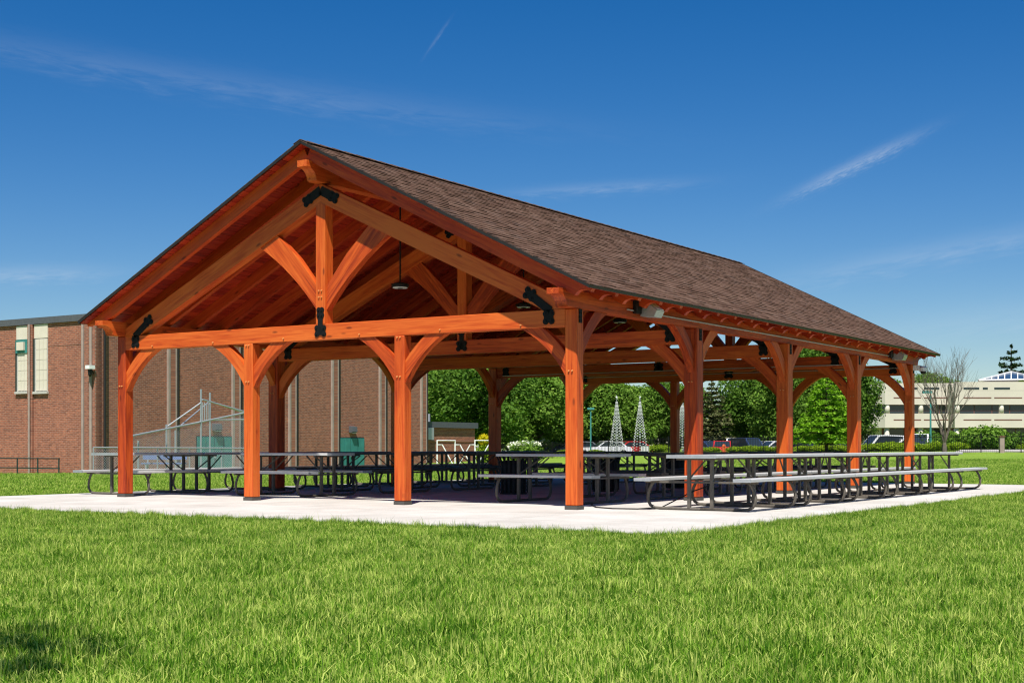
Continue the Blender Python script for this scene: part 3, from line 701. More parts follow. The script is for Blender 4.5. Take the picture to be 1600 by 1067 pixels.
# walk along the building and the pipe handrail
pw = [UV(u, CV-4.6+.0*u, 0) for u in (CU-1, CU+30)]; pw2 = [UV(u, CV-3.2, 0) for u in (CU-1, CU+30)]
wk = MB(); n = 20; vs_ = []
for i in range(n+1):
    for dv in (-4.9, -3.3): p = UV(CU-1.5+31*i/n, CV+dv); vs_.append((p.x, p.y, float(gz(p.x, p.y))+.06))
wk.add(vs_, [(2*i, 2*i+1, 2*i+3, 2*i+2) for i in range(n)]); tag(wk.build('footpath', 'concrete'), kind='structure')
hr = empty('handrail', UV(ray_v(92, CV-5.6), CV-5.6, 0), -YAW); tag(hr, 'dark green pipe handrail in front of the brick building', 'railing')
zg = float(gz(UV(ray_v(60, CV-5.6), CV-5.6).x, 70)); xs_ = [-(ray_v(p, CV-5.6)-ray_v(92, CV-5.6)) for p in (92, 59, 27, -8, -45)]
for x_ in xs_: MB().tube([(x_, 0, zg-.1), (x_, 0, zg+.93)], .035, 8).build('post', 'dark_green', hr)
for z_ in (.9, .42): MB().tube([(xs_[0]+.05, 0, zg+z_), (xs_[-1]-3, 0, zg+z_)], .03, 8).build('rail', 'dark_green', hr)

# ------------------------------------------------------------------ ball-field backstop and low fence of chain link
def pole(b_, px, D, ztop, r_=.045): p = PX(px, YH, D); b_.tube([(p.x, p.y, float(gz(p.x, p.y))-.05), (p.x, p.y, ztop)], r_, 8)
bs = empty('backstop', PX(314, YH, 58)); bs.location.z = 0; tag(bs, 'tall galvanised chain-link ball backstop with slanted bracing', 'backstop')
def bsadd(name, pts, r_=.04): 
    b_ = MB(); b_.tube([Vector(p)-bs.location for p in pts], r_, 7); b_.build(name, 'galv', bs)
def pz(px, py, D): p = PX(px, py, D); return p
for px, D, top in ((216, 55, 688), (260, 56.5, 663), (314, 58, 608), (328, 60.5, 613.5), (274, 62, 672)):
    p = pz(px, top, D); bsadd('post', [(p.x, p.y, float(gz(p.x, p.y))-.05), p])
bsadd('rail', [pz(190, 684, 54), pz(314, 659, 58), pz(400, 641, 60.5)]); bsadd('rail', [pz(260, 667, 56.5), pz(314, 629, 58)], .03); bsadd('rail', [pz(283, 664, 57), pz(326, 628, 60.4)], .03)
bsadd('rail', [pz(316, 624, 58), pz(400, 648, 61)], .035); bsadd('rail', [pz(328, 627, 60.5), pz(400, 651, 63)], .03); bsadd('rail', [pz(328, 656, 60.5), pz(400, 655, 62)], .03)
for k in range(4):
    q = .2+.2*k; a = pz(314+14*q, 628+2*q, 58+2.5*q); b2 = pz(314+14*q, 657-.5*q, 58+2.5*q); bsadd('rail', [a, b2], .022)
def link_panel(name, A, B, za0, za1, zb1, parent):
    d = Vector((B.x-A.x, B.y-A.y, 0)); L_ = d.length
    me = MB().add([(0, 0, 0), (L_, 0, float(gz(B.x, B.y))-za0), (L_, 0, zb1-za0), (0, 0, za1-za0)], [(0, 1, 2, 3)]).mesh(name, 'chain_link')
    o = obj(name, me); o.matrix_world = frame((A.x, A.y, za0), d, (0, 0, 1)); o.parent = parent; o.matrix_parent_inverse = Matrix.Translation(parent.location).inverted()
A, B = pz(190, 685, 54), pz(314, 660, 58); link_panel('chain_link', A, B, float(gz(A.x, A.y)), A.z, B.z, bs)
A, B = pz(314, 660, 58), pz(400, 643, 60.5); link_panel('chain_link', A, B, float(gz(A.x, A.y)), A.z, B.z, bs)
lf = empty('low_fence', PX(145, YH, 50)); lf.location.z = 0; tag(lf, 'low silver chain-link fence below the backstop', 'fence')
for k in range(6):
    p = PX(146+k*50, YH, 50+k*.8); zg_ = float(gz(p.x, p.y)); b_ = MB(); b_.tube([Vector((p.x, p.y, zg_-.05))-lf.location, Vector((p.x, p.y, zg_+1.0))-lf.location], .03, 7); b_.build('post', 'galv', lf)
A, B = PX(146, YH, 50), PX(396, YH, 54); za, zb_ = float(gz(A.x, A.y)), float(gz(B.x, B.y))
b_ = MB(); b_.tube([Vector((A.x, A.y, za+1.0))-lf.location, Vector((B.x, B.y, zb_+1.0))-lf.location], .025, 7); b_.build('rail', 'galv', lf)
link_panel('chain_link', A, B, za, za+1.0, zb_+1.0, lf)
pb = empty('player_bench', PX(256, YH, 56)); pb.location.z = float(gz(pb.location.x, 56)); tag(pb, 'blue players bench by the backstop', 'bench')
MB().box(-.9, .9, -.15, .15, .42, .47).build('seat', 'blue_bench', pb); MB().box(-.9, .9, .17, .21, .60, .84).build('backrest', 'blue_bench', pb)
for x_ in (-.7, .7): MB().box(x_-.03, x_+.03, -.13, .169, 0, .419).build('leg', 'galv', pb); MB().box(x_-.03, x_+.03, .172, .2, .0, .599).build('leg', 'galv', pb)
# goals
def goal(px0, px1, D, s_, label):
    p0 = PX(px0, YH, D); p1 = PX(px1, YH, D+1.2); zg_ = float(gz(p0.x, p0.y)); e = empty('goal', (p0.x, p0.y, zg_)); tag(e, label, 'goal', 'small white goals by the annex')
    h_ = HC+(YH-688)/F*D-zg_; d = Vector((p1.x-p0.x, p1.y-p0.y, 0)); r_ = .045
    b_ = MB(); b_.tube([(0, 0, 0), (0, 0, h_), tuple(d+Vector((0, 0, h_))), tuple(d)], r_, 8); b_.build('front_frame', 'white_paint', e)
    for o_ in (Vector((0, 0, 0)), d):
        b_ = MB(); q = lambda dx, z: o_+Vector((s_*dx, .3, z)); b_.tube([o_+Vector((0, 0, h_-.25)), q(.28, h_-.25), q(.95, .03)], r_*.8, 8); b_.build('side_stay', 'white_paint', e)
    b_ = MB(); b_.tube([Vector((s_*.95, .3, .03)), d+Vector((s_*.95, .3, .03))], r_*.8, 8); b_.build('ground_bar', 'white_paint', e)
goal(683, 711, 80, 1, 'white goal frame in front of the annex wall'); goal(742, 771, 80, -1, 'white goal frame beside the yellow-topped bush')

# ------------------------------------------------------------------ plants
def leaf_cloud(name, pts, nrm, size, m, seed, asp=.6):
    r = np.random.default_rng(seed); n = len(pts)
    d = nrm+r.normal(0, .6, (n, 3)); d /= np.linalg.norm(d, axis=1)[:, None]+1e-9
    t = r.normal(0, 1, (n, 3)); t -= d*np.sum(t*d, 1)[:, None]; t /= np.linalg.norm(t, axis=1)[:, None]+1e-9; b_ = np.cross(d, t)
    s = size*r.uniform(.6, 1.35, n)[:, None]
    q = np.stack([pts-t*s*.5, pts+b_*s*asp*.5+d*s*.06, pts+t*s*.5, pts-b_*s*asp*.5+d*s*.06], 1).reshape(-1, 3)
    me = bpy.data.meshes.new(name); me.vertices.add(4*n); me.vertices.foreach_set('co', q.astype(np.float32).ravel())
    me.loops.add(4*n); me.loops.foreach_set('vertex_index', np.arange(4*n, dtype=np.int32)); me.polygons.add(n); me.polygons.foreach_set('loop_start', np.arange(0, 4*n, 4, dtype=np.int32))
    try: me.polygons.foreach_set('loop_total', np.full(n, 4, np.int32))
    except Exception: pass
    me.update(calc_edges=True); me.validate(); me.materials.append(MT[m]); return me
def blob_points(blobs, n, seed):
    r = np.random.default_rng(seed); w = np.array([b_[3]*b_[4] for b_ in blobs], float); w /= w.sum(); idx = r.choice(len(blobs), n, p=w)
    B_ = np.array(blobs)[idx]; d = r.normal(0, 1, (n, 3)); d /= np.linalg.norm(d, axis=1)[:, None]
    rad = r.uniform(.25, 1., n)**.45*(1+r.normal(0, .07, n)); p = B_[:, :3]+d*rad[:, None]*np.stack([B_[:, 3], B_[:, 3], B_[:, 4]], 1)
    nr_ = d*.7+np.array([0, 0, .55]); return p, nr_
def deciduous(h, rad, seed, m, leaf=.32, n=20000, base=.22, squash=1.0):
    r = random.Random(seed); blobs = []; tb_ = MB(); zc0 = h*base
    tb_.tube([(0, 0, -.3), (.05*rad*.1, 0, h*.2), (r.uniform(-.2, .2), r.uniform(-.2, .2), h*.5), (0, 0, h*.8)], [h*.028, h*.022, h*.014, h*.005], 8)
    nb_ = 34
    for i in range(nb_):
        f = (i+.5)/nb_; z = zc0+(h-zc0)*(f**.85); prof = math.sin(math.pi*min(1, (.18+.80*f)))**.6
        rr2 = rad*prof*r.uniform(.45, .85)*(1 if i % 4 else .25); a = i*2.4+r.uniform(-.4, .4); br = rad*r.uniform(.26, .40)*(.75+.4*prof)
        x, y_ = rr2*math.cos(a), rr2*math.sin(a); z = min(z, h-br*.75*squash); blobs.append((x, y_, z, br, br*.75*squash))
        if i % 2 == 0: tb_.tube([(0, 0, max(.15*h, z-.30*h)), (x*.5, y_*.5, z-.12*h), (x*.9, y_*.9, z)], [h*.010, h*.007, h*.003], 5)
    p, nr_ = blob_points(blobs, n, seed)
    return leaf_cloud('crown', p, nr_, leaf, m, seed), tb_.mesh('trunk', 'bark', True)
def tree(name, meshes, loc, label, scale=1., rz=0., group=None, sz=None):
    e = empty(name, loc, rz); e.scale = (scale, scale, sz or scale); tag(e, label, 'tree', group); obj('crown', meshes[0], e); obj('trunk', meshes[1], e); return e
def on_ground(px, D): p = PX(px, YH, D); p.z = float(gz(p.x, p.y))-.02; return p
dA = deciduous(9, 4.6, 11, 'leaf_mid'); dB = deciduous(9, 4.6, 23, 'leaf_mid', base=.12); dC = deciduous(9, 4.8, 31, 'leaf_dark', base=.2); dD = deciduous(9, 4.2, 47, 'leaf_bright', .3, 9000, .1)
def bt(px, D, py_top, mesh, label, rz, name='deciduous_tree', wide=None, group='trees beyond the picket fence'):
    p = on_ground(px, D); h_ = HC+(YH-py_top)/F*D-p.z; s_ = h_/9.; return tree(name, mesh, p, label, s_*(wide or 1.), rz, group, s_)
# (px, distance, top row, mesh, width factor, label)
for i, (px, D, top, me, wd, lb) in enumerate([
    (700, 124, 553, dB, 1.15, 'large leafy tree rising behind the brick annex'), (752, 118, 560, dC, 1.1, 'dark leafy tree behind the white goals'),
    (640, 132, 560, dA, 1.1, 'leafy tree partly hidden by the tall brick wall'),
    (815, 130, 562, dB, 1.1, 'broad leafy tree above the white flowering shrub'), (868, 138, 572, dA, 1.1, 'leafy tree between the flowering shrub and teal pole'),
    (916, 142, 586, dB, 1.1, 'leafy tree rising beside the teal pole'), (950, 142, 594, dA, 1.2, 'leafy tree behind the first light cone'), (985, 140, 604, dB, 1., 'round leafy tree between the two light cones'),
    (1034, 142, 596, dC, 1., 'dark leafy tree between the cabinet cone and the cone nearest the hydrant'), (1060, 140, 600, dA, .9, 'leafy tree behind the cone nearest the hydrant'),
    (1186, 140, 576, dC, .95, 'broad dark shade tree beside the bright green tree'), (1212, 146, 588, dA, .9, 'leafy tree touching the dark shade tree'), (1266, 140, 536, dC, .85, 'tall dark tree behind the bright green tree'),
    (1326, 142, 572, dC, .8, 'dark tree beside the pale office building'), (1228, 132, 575, dB, .9, 'leafy tree between the two dark trees'), (1146, 160, 618, dB, .8, 'distant leafy tree behind the brownish pine'),
    (1078, 155, 606, dC, .8, 'distant dark tree between brownish pine and light cone'), (780, 150, 566, dA, 1.2, 'distant leafy tree above the white house'), (600, 150, 575, dC, 1.2, 'distant tree behind the tall brick wall')]):
    bt(px, D, top, me, lb, i*1.37, wide=wd)
# dawn-redwood-like bright tree: tiers of flat sprays
def tiered(h, rad, seed, m, n=8000, leaf=.26, droop=-.05, tiers=13, start=.06, gap=.5):
    r = random.Random(seed); rg = np.random.default_rng(seed); P_ = []; tb_ = MB(); tb_.tube([(0, 0, -.2), (0, 0, h*.5), (0, 0, h*.98)], [h*.022, h*.014, h*.003], 7)
    for k in range(tiers):
        f = k/(tiers-1); z = h*(start+(.97-start)*f); R_ = rad*(1-f)**.75*r.uniform(.85, 1.1)+.12; nbch = max(4, int(9*(1-f)+3))
        for j in range(nbch):
            a = 2*math.pi*(j+r.random()*.7)/nbch; L_ = R_*r.uniform(.7, 1.1); m_ = max(12, int(n*L_/(tiers*9*rad*.55)))
            t = rg.uniform(.12, 1, m_)**.7; w_ = (rg.normal(0, .16, m_))*L_*(1.1-t*.6); zz = z+droop*L_*t*2+.10*L_*np.sin(t*2.5)+rg.normal(0, .05*h/9+.03, m_)
            P_.append(np.stack([t*L_*math.cos(a)-w_*math.sin(a), t*L_*math.sin(a)+w_*math.cos(a), zz], 1))
            tb_.tube([(0, 0, z-.05*L_), (L_*.8*math.cos(a), L_*.8*math.sin(a), z+droop*L_*1.6+.06*L_)], [h*.005, h*.0015], 4, False)
    p = np.concatenate(P_); return leaf_cloud('crown', p, np.tile([0, 0, 1.], (len(p), 1)), leaf, m, seed), tb_.mesh('trunk', 'bark', True)
tb1 = tiered(6.2, 2.5, 3, 'leaf_bright', 9000, .24, -.03, 15, .12); p = on_ground(1291, 93); s_ = (HC+(YH-566)/F*93-p.z)/6.2
tree('bright_green_tree', tb1, p, 'bright green tree with flat tiered sprays behind the fence', s_, .4)
pn = tiered(8, 2.6, 9, 'leaf_pine', 9000, .3, .02, 14, .2); p = on_ground(1112, 134); s_ = (HC+(YH-590)/F*134-p.z)/8*1.0
tree('pine_tree', pn, p, 'brownish green pine among the leafy trees', s_, 1.)
sp_ = tiered(16, 4.2, 12, 'leaf_spruce', 6500, .5, .10, 11, .3)
p = PX(1580, YH, 240); p.z = 0; tree('conifer', sp_, p, 'tall dark conifer rising behind the glass roof pyramid', (HC+(YH-536)/F*240)/16, .3)
p = PX(1622, YH, 236); p.z = 0; tree('conifer', sp_, p, 'dark conifer at the far end behind the office building', (HC+(YH-560)/F*236)/16, 2.1)
for px, top, me, lb in ((1452, 582, dB, 'round leafy crown showing above the office building roof'), (1385, 592, dA, 'leafy tree behind the left end of the office building'), (1340, 592, dB, 'leafy tree behind the office building corner')):
    bt(px, 250, top, me, lb, px, wide=.75, group='trees behind the office building')
# bare tree
br_ = MB(); rb = random.Random(4)
def grow(p, d, L_, r_, depth):
    q = p+d*L_; mid = p+d*L_*.5+Vector((rb.uniform(-1, 1), rb.uniform(-1, 1), 0))*L_*.04
    br_.tube([p, mid, q], [r_, r_*.85, r_*.65], 5 if depth > 2 else 3, False)
    if depth == 0: return
    for _ in range(3 if depth > 1 else 3):
        nd = (d+Vector((rb.uniform(-1, 1), rb.uniform(-1, 1), rb.uniform(-.05, .6)))*.52).normalized(); grow(q if rb.random() < .7 else mid, nd, L_*rb.uniform(.62, .86), r_*.56, depth-1)
p = on_ground(1476, 88)
for k in range(6):
    a = k*1.05+.3; grow(Vector((0, 0, .5)), Vector((math.cos(a)*.33, math.sin(a)*.33, 1)).normalized(), 1.75, .06, 4)
br_.tube([(0, 0, -.2), (0, 0, .35), (0, 0, .6)], [.17, .14, .1], 8)
e = empty('bare_tree', p); tag(e, 'leafless grey tree in front of the office building', 'tree'); o = br_.build('branches', 'bark_grey', e); s_ = (HC+(YH-536)/F*88-p.z)/max(q[2] for q in br_.v); o.scale = (s_*.82, s_*.82, s_)
# shrubs and hedge balls
def shrub_mesh(rx, rz, seed, m, n=2600, leaf=.13, nb_=9):
    r = random.Random(seed); bl = [(0, 0, rz*.5, rx*.72, rz*.55)]
    for i in range(nb_): a = i*2.4; q = r.uniform(.35, .62)*rx; bl.append((q*math.cos(a), q*math.sin(a), rz*r.uniform(.3, .62), rx*r.uniform(.35, .48), rz*r.uniform(.32, .42)))
    p, nr_ = blob_points(bl, n, seed); p[:, 2] = np.abs(p[:, 2]); return leaf_cloud('foliage', p, nr_, leaf, m, seed)
def shrub(name, me, px, D, label, s_=1., group=None, sz=None, z=None):
    p = on_ground(px, D); p.z = p.z if z is None else z; e = empty(name, p, px*.7); e.scale = (s_, s_, sz or s_); tag(e, label, 'shrub', group); obj('foliage', me, e)
    b_ = MB(); b_.tube([(0, 0, -.15), (.03, 0, .35)], [.05, .03], 5); b_.build('stem', 'bark', e); return e
hb = [shrub_mesh(1., .62, q, 'leaf_hedge') for q in (1, 2)]; hd = shrub_mesh(1.4, 1.5, 5, 'leaf_dark', 3000, .2); hm = shrub_mesh(1.4, 1.3, 6, 'leaf_mid', 3000, .18)
VF = 76.2                                        # picket fence line
def fd(px, dv): return UV(ray_v(px, VF+dv), VF+dv).y
for i, (px, s_) in enumerate([(790, .9), (850, 1.), (885, 1.1), (930, .8), (1030, 1.25), (1092, .8), (1112, .8), (1148, .85), (1172, 1.), (1196, .9), (1222, .95), (1254, .9), (1283, 1.1), (1312, 1.), (1362, 1.2), (1392, 1.4), (1422, 1.3), (1446, 1.)]):
    shrub('clipped_shrub', hb[i % 2], px, fd(px, 3.2), 'low clipped yellow-green shrub behind the picket fence', s_, 'clipped shrubs behind the picket fence', s_*.72)
for i, (px, D, s_, me, lb) in enumerate([(1512, 102, 1.35, hm, 'dark spreading evergreen shrub in front of the office windows'), (1541, 100, 1.5, hm, 'spreading evergreen shrub between fence and office building'), (1560, 104, 1.2, hd, 'dark shrub at the end of the evergreen mass'), (1590, 104, 1.2, hd, 'dark evergreen bush by the path gate post'),
        (1446, 108, 1.35, hd, 'dark bush behind the teal lamp post'), (1432, 112, 1.2, hd, 'dark bush nearest the parked white SUVs'), (1478, 104, 1.0, hd, 'dark bush behind the bare tree'), (1606, 98, .9, hb[0], 'yellow-green bush by the path'), (1495, 96, .9, hb[1], 'light green ground shrub by the bare tree'), (1465, 95, 1., hb[0], 'light green ground shrub between lamp post and bare tree')]):
    shrub('bush', me, px, D, lb, s_)
wf = shrub_mesh(1.5, 1.3, 8, 'leaf_mid', 3000, .16); e = shrub('flowering_shrub', wf, 822, 96, 'green shrub covered in white blossom behind the fence', 1.05, None, 1.15)
p_, n_ = blob_points([(0, 0, 1.05, 1.15, .22), (.6, 0, .95, .7, .2), (-.5, -.3, .9, .5, .2)], 500, 4); obj('blossom', leaf_cloud('blossom', p_, n_*0+np.array([0, 0, 1.]), .2, 'petal', 3), e)
e = shrub('yellow_bush', shrub_mesh(.75, 1.5, 9, 'leaf_hedge', 1500, .16), 757, 84, 'upright bush with bright yellow top beside the goal', .8, None, 1.05)
p_, n_ = blob_points([(0, 0, 1.45, .55, .35)], 500, 5); obj('yellow_top', leaf_cloud('yellow_top', p_, n_, .16, 'leaf_yellow', 5), e)

# ------------------------------------------------------------------ picket fence
fe = empty('picket_fence', UV(5, VF, 0), -YAW); tag(fe, 'black iron picket fence across the back of the lawn', 'fence')
ua, ub = ray_v(1660, VF), ray_v(738, VF); nseg = int((ub-ua)/2.4); pk_ = MB(); rl = MB()
for i in range(nseg+1):
    u = ua+(ub-ua)*i/nseg; p = UV(u, VF); zg_ = float(gz(p.x, p.y)); x_ = -(u-5)
    MB().box(x_-.03, x_+.03, -.03, .03, zg_-.05, zg_+1.32).build('post', 'steel_black', fe)
    if i < nseg:
        u2 = ua+(ub-ua)*(i+1)/nseg; p2 = UV(u2, VF); zg2 = float(gz(p2.x, p2.y)); x2 = -(u2-5)
        b_ = MB()
        for z_ in (.14, 1.08): b_.tube([(x_, 0, zg_+z_), (x2, 0, zg2+z_)], .024, 4, False)
        b_.build('rail', 'steel_black', fe); nP = 20
        for k in range(1, nP):
            t = k/nP; xx = x_+(x2-x_)*t; zz = zg_+(zg2-zg_)*t; pk_.box(xx-.009, xx+.009, -.009, .009, zz+.04, zz+1.26)
tag(pk_.build('picket', 'steel_black', fe), kind='stuff')
# path and car park behind the fence
vs_ = []; n = 24
for i in range(n+1):
    for dv in (13, 75): p = UV(ua-20+(ub-ua+40)*i/n, VF+dv); vs_.append((p.x, p.y, float(gz(p.x, p.y))+.03))
tag(MB().add(vs_, [(2*i, 2*i+2, 2*i+3, 2*i+1) for i in range(n)]).build('car_park', 'asphalt'), kind='structure')
vs_ = []
for i in range(13):
    for dv in (1.0, 2.6): p = UV(ray_v(1485, VF)-i*1.6, VF+dv+.0*i); vs_.append((p.x, p.y, float(gz(p.x, p.y))+.05))
tag(MB().add(vs_, [(2*i, 2*i+1, 2*i+3, 2*i+2) for i in range(12)]).build('path', 'concrete'), kind='structure')
# cars
def make_car(paint, suv):
    e = empty('parked_car'); L_, h_ = 4.5, 1.72 if suv else 1.45; hw = .88
    body = [(-2.2, .35), (-2.25, .62), (-2.05, .82), (-1.15, .90), (1.3, .95), (2.05, .92), (2.22, .7), (2.2, .35)]
    MB().prism(body, -hw, hw).build('body', paint, e)
    cab = [(-1.15, .90), (-.45, h_-.03), (.2, h_), (1.15 if not suv else 1.75, h_-.05), (1.75 if not suv else 2.08, .93)]
    MB().prism(cab, -hw+.10, hw-.10).build('cabin', paint, e)
    for s_ in (-1, 1):
        gl_ = [(-.95, .95), (-.38, h_-.10), (.2, h_-.08), (1.05 if not suv else 1.62, h_-.13), (1.5 if not suv else 1.85, .97)]
        MB().prism(gl_, s_*(hw-.098), s_*(hw-.085)).build('side_window', 'glass_dark', e)
        for x_ in (-1.35, 1.35):
            wv = MB(); wv.tube([(x_, s_*(hw-.20), .33), (x_, s_*(hw+.01), .33)], .33, 16); w2 = wv.build('wheel', 'tyre', e)
            MB().tube([(x_, s_*(hw+.011), .33), (x_, s_*(hw+.02), .33)], .20, 12).build('rim', 'galv', w2)
        MB().box(-2.245, -2.20, s_*.72-.12, s_*.72+.12, .62, .74).build('headlight', 'lens', e)
    b_ = MB(); b_.add([(-1.12, -.70, .93), (-1.12, .70, .93), (-.48, .64, h_-.07), (-.48, -.64, h_-.07), (-1.145, -.70, .945), (-1.145, .70, .945), (-.505, .64, h_-.055), (-.505, -.64, h_-.055)], [(0, 1, 2, 3), (4, 7, 6, 5), (0, 4, 5, 1), (1, 5, 6, 2), (2, 6, 7, 3), (3, 7, 4, 0)]); b_.build('windscreen', 'glass_dark', e)
    return e
cars = [(948, 20, 'car_white', False, 2, 'white saloon parked behind the first light cone'), (984, 22, 'car_red', False, 2, 'red car parked behind the white cabinet'), (905, 24, 'car_grey', False, 2, 'grey saloon parked beside the white saloon'), (1129, 20, 'car_red', False, 0, 'red car parked beyond the hydrant'), (1150, 24, 'car_white', True, 0, 'white SUV parked beside the red car by the hydrant'),
        (1170, 22, 'car_blue', True, 1, 'dark blue SUV parked under the dark shade tree'), (1210, 23, 'car_white', False, 2, 'white car parked between the grey car and black car'), (1104, 23, 'car_blue', False, 1, 'dark blue saloon parked beyond the hydrant shrubs'), (1262, 21, 'car_black', False, 1, 'black car parked in front of the bright green tree'), (1312, 22, 'car_grey', True, 1, 'grey SUV parked beside the bright green tree'), (1192, 26, 'car_grey', False, 0, 'grey car parked beside the dark blue SUV'),
        (1374, 16, 'car_white', True, 2, 'white SUV parked in front of the office entrance'), (1410, 17, 'car_white', False, 2, 'white saloon parked between two white SUVs'), (1434, 15, 'car_white', True, 0, 'white SUV parked closest to the teal lamp post'), (850, 24, 'car_blue', False, 2, 'dark car parked behind the flowering shrub')]
cp_ = {}
for i, (px, dv, paint, suv, pose, lb) in enumerate(cars):
    if (paint, suv) not in cp_: o = cp_[(paint, suv)] = make_car(paint, suv)
    else: o = copy_tree(cp_[(paint, suv)])
    p = UV(ray_v(px, VF+dv), VF+dv); o.location = (p.x, p.y, float(gz(p.x, p.y))+.03); o.rotation_euler = (0, 0, (R(70), R(115), R(14))[pose]+R(i*3 % 11)); tag(o, lb, 'car', 'cars in the car park beyond the fence')
# light-string cones
def cone(px, D, label):
    p = on_ground(px, D); h_ = HC+(YH-624)/F*D-p.z; e = empty('light_cone', p, px); tag(e, label, 'light tree', 'wire cone light trees'); Rb = .56; n = 12
    b_ = MB(); b_.tube([(0, 0, 0), (0, 0, h_)], .03, 6); b_.build('mast', 'galv', e)
    bb = MB(); st = MB()
    for k in range(n):
        t = 2*math.pi*k/n; st.tube([(Rb*math.cos(t), Rb*math.sin(t), .05), (.03*math.cos(t), .03*math.sin(t), h_-.12)], .009, 3, False)
        for j in range(19):
            f = (j+.5*(k % 2)+.3)/19; r_ = Rb*(1-f)+.03; x, y_, z = r_*math.cos(t), r_*math.sin(t), .05+(h_-.2)*f; s_ = .036; bb.box(x-s_, x+s_, y_-s_, y_+s_, z-s_*.8, z+s_*.8)
    st.build('string', 'dark_green', e); tag(bb.build('bulb', 'white_paint', e), kind='stuff')
    for z, r_ in ((.05, Rb), (h_*.33, Rb*.68), (h_*.66, Rb*.36)):
        b_ = MB(); b_.tube([(r_*math.cos(2*math.pi*k/20), r_*math.sin(2*math.pi*k/20), z) for k in range(21)], .014, 4, False); b_.build('hoop', 'galv', e)
    b_ = MB()
    for k in range(5):
        t = math.pi/2+2*math.pi*k/5; b_.add([(0, -.03, h_+.15), (0, .03, h_+.15), (.07*math.cos(t+.63), 0, h_+.15+.07*math.sin(t+.63)), (.2*math.cos(t), 0, h_+.15+.2*math.sin(t)), (.07*math.cos(t-.63), 0, h_+.15+.07*math.sin(t-.63))], [(0, 2, 3), (0, 3, 4), (1, 3, 2), (1, 4, 3)])
    b_.build('star', 'white_paint', e)
dcn = fd(960, 1.6)
cone(963.5, dcn, 'wire cone of white lights standing farthest from the hydrant'); cone(1000, dcn-1.2, 'wire cone of white lights beside the white cabinet'); cone(1066, dcn-2.5, 'wire cone of white lights standing nearest the hydrant')
p = on_ground(1007.5, dcn-2.2); e = empty('utility_cabinet', p); tag(e, 'white lattice cabinet at the foot of a light cone', 'cabinet'); MB().box(-.30, .30, -.2, .2, 0, .62).build('body', 'white_paint', e)
MB().box(-.31, .31, -.22, .22, .621, .66).build('lid', 'galv', e)
for k in range(5): MB().box(-.25+k*.115, -.21+k*.115, -.215, -.201, .03, .6).build('slat', 'galv', e)
# hydrant, teal lamp post, teal post, sign
p = on_ground(1131, fd(1131, 2.)); e = empty('fire_hydrant', p); tag(e, 'small orange-red hydrant among the clipped shrubs', 'hydrant'); MB().lathe([(.16, 0), (.16, .05), (.11, .06), (.11, .42), (.14, .44), (.12, .54), (.04, .60)], 12).build('barrel', 'orange_red', e); MB().tube([(-.2, 0, .34), (.2, 0, .34)], .055, 8).build('nozzle', 'orange_red', e)
p = on_ground(1454, 96); e = empty('lamp_post', p); hh = HC+(YH-611)/F*96-p.z; tag(e, 'teal lamp post with box head before the office building', 'street lamp'); MB().tube([(0, 0, -.1), (0, 0, hh)], [.075, .05], 8).build('pole', 'teal', e); MB().box(-.55, .05, -.14, .14, hh-.16, hh+.02).build('lamp_head', 'teal', e); MB().lathe([(.16, 0), (.16, .4)], 10).build('base', 'sill', e)
p = on_ground(923, 120); e = empty('lamp_post', p); hh = HC+(YH-640)/F*120-p.z; tag(e, 'teal pole with small head among the trees', 'street lamp'); MB().tube([(0, 0, -.1), (0, 0, hh)], [.08, .06], 8).build('pole', 'teal', e); MB().box(-.3, .3, -.15, .15, hh+.001, hh+.18).build('lamp_head', 'teal', e)
p = on_ground(1565, fd(1565, -.4)); e = empty('gate_post', p); tag(e, 'brownish stone post beside the picket fence', 'post'); MB().box(-.14, .14, -.14, .14, 0, 1.05).build('shaft', 'stone_pale', e); MB().box(-.18, .18, -.18, .18, 1.051, 1.12).build('cap', 'office_red', e)
# white house among trees
p = on_ground(795, 140); e = empty('white_house', p, -YAW); tag(e, 'small white house glimpsed between the trees', 'house'); MB().box(-5, 5, 0, 7, -.2, 2.6).build('wall', 'white_paint', e)
b_ = MB(); b_.prism([(-5.4, 2.6), (5.4, 2.6), (0, 4.4)], -.3, 7.3); b_.build('roof', 'fascia', e)
for x_ in (-3.2, -.5, 2.4): w2 = MB().box(x_-.5, x_+.5, -.05, -.001, .7, 2.1).build('window', 'sill', e); MB().box(x_-.42, x_+.42, -.07, -.051, .78, 2.02).build('pane', 'glass_dark', w2)

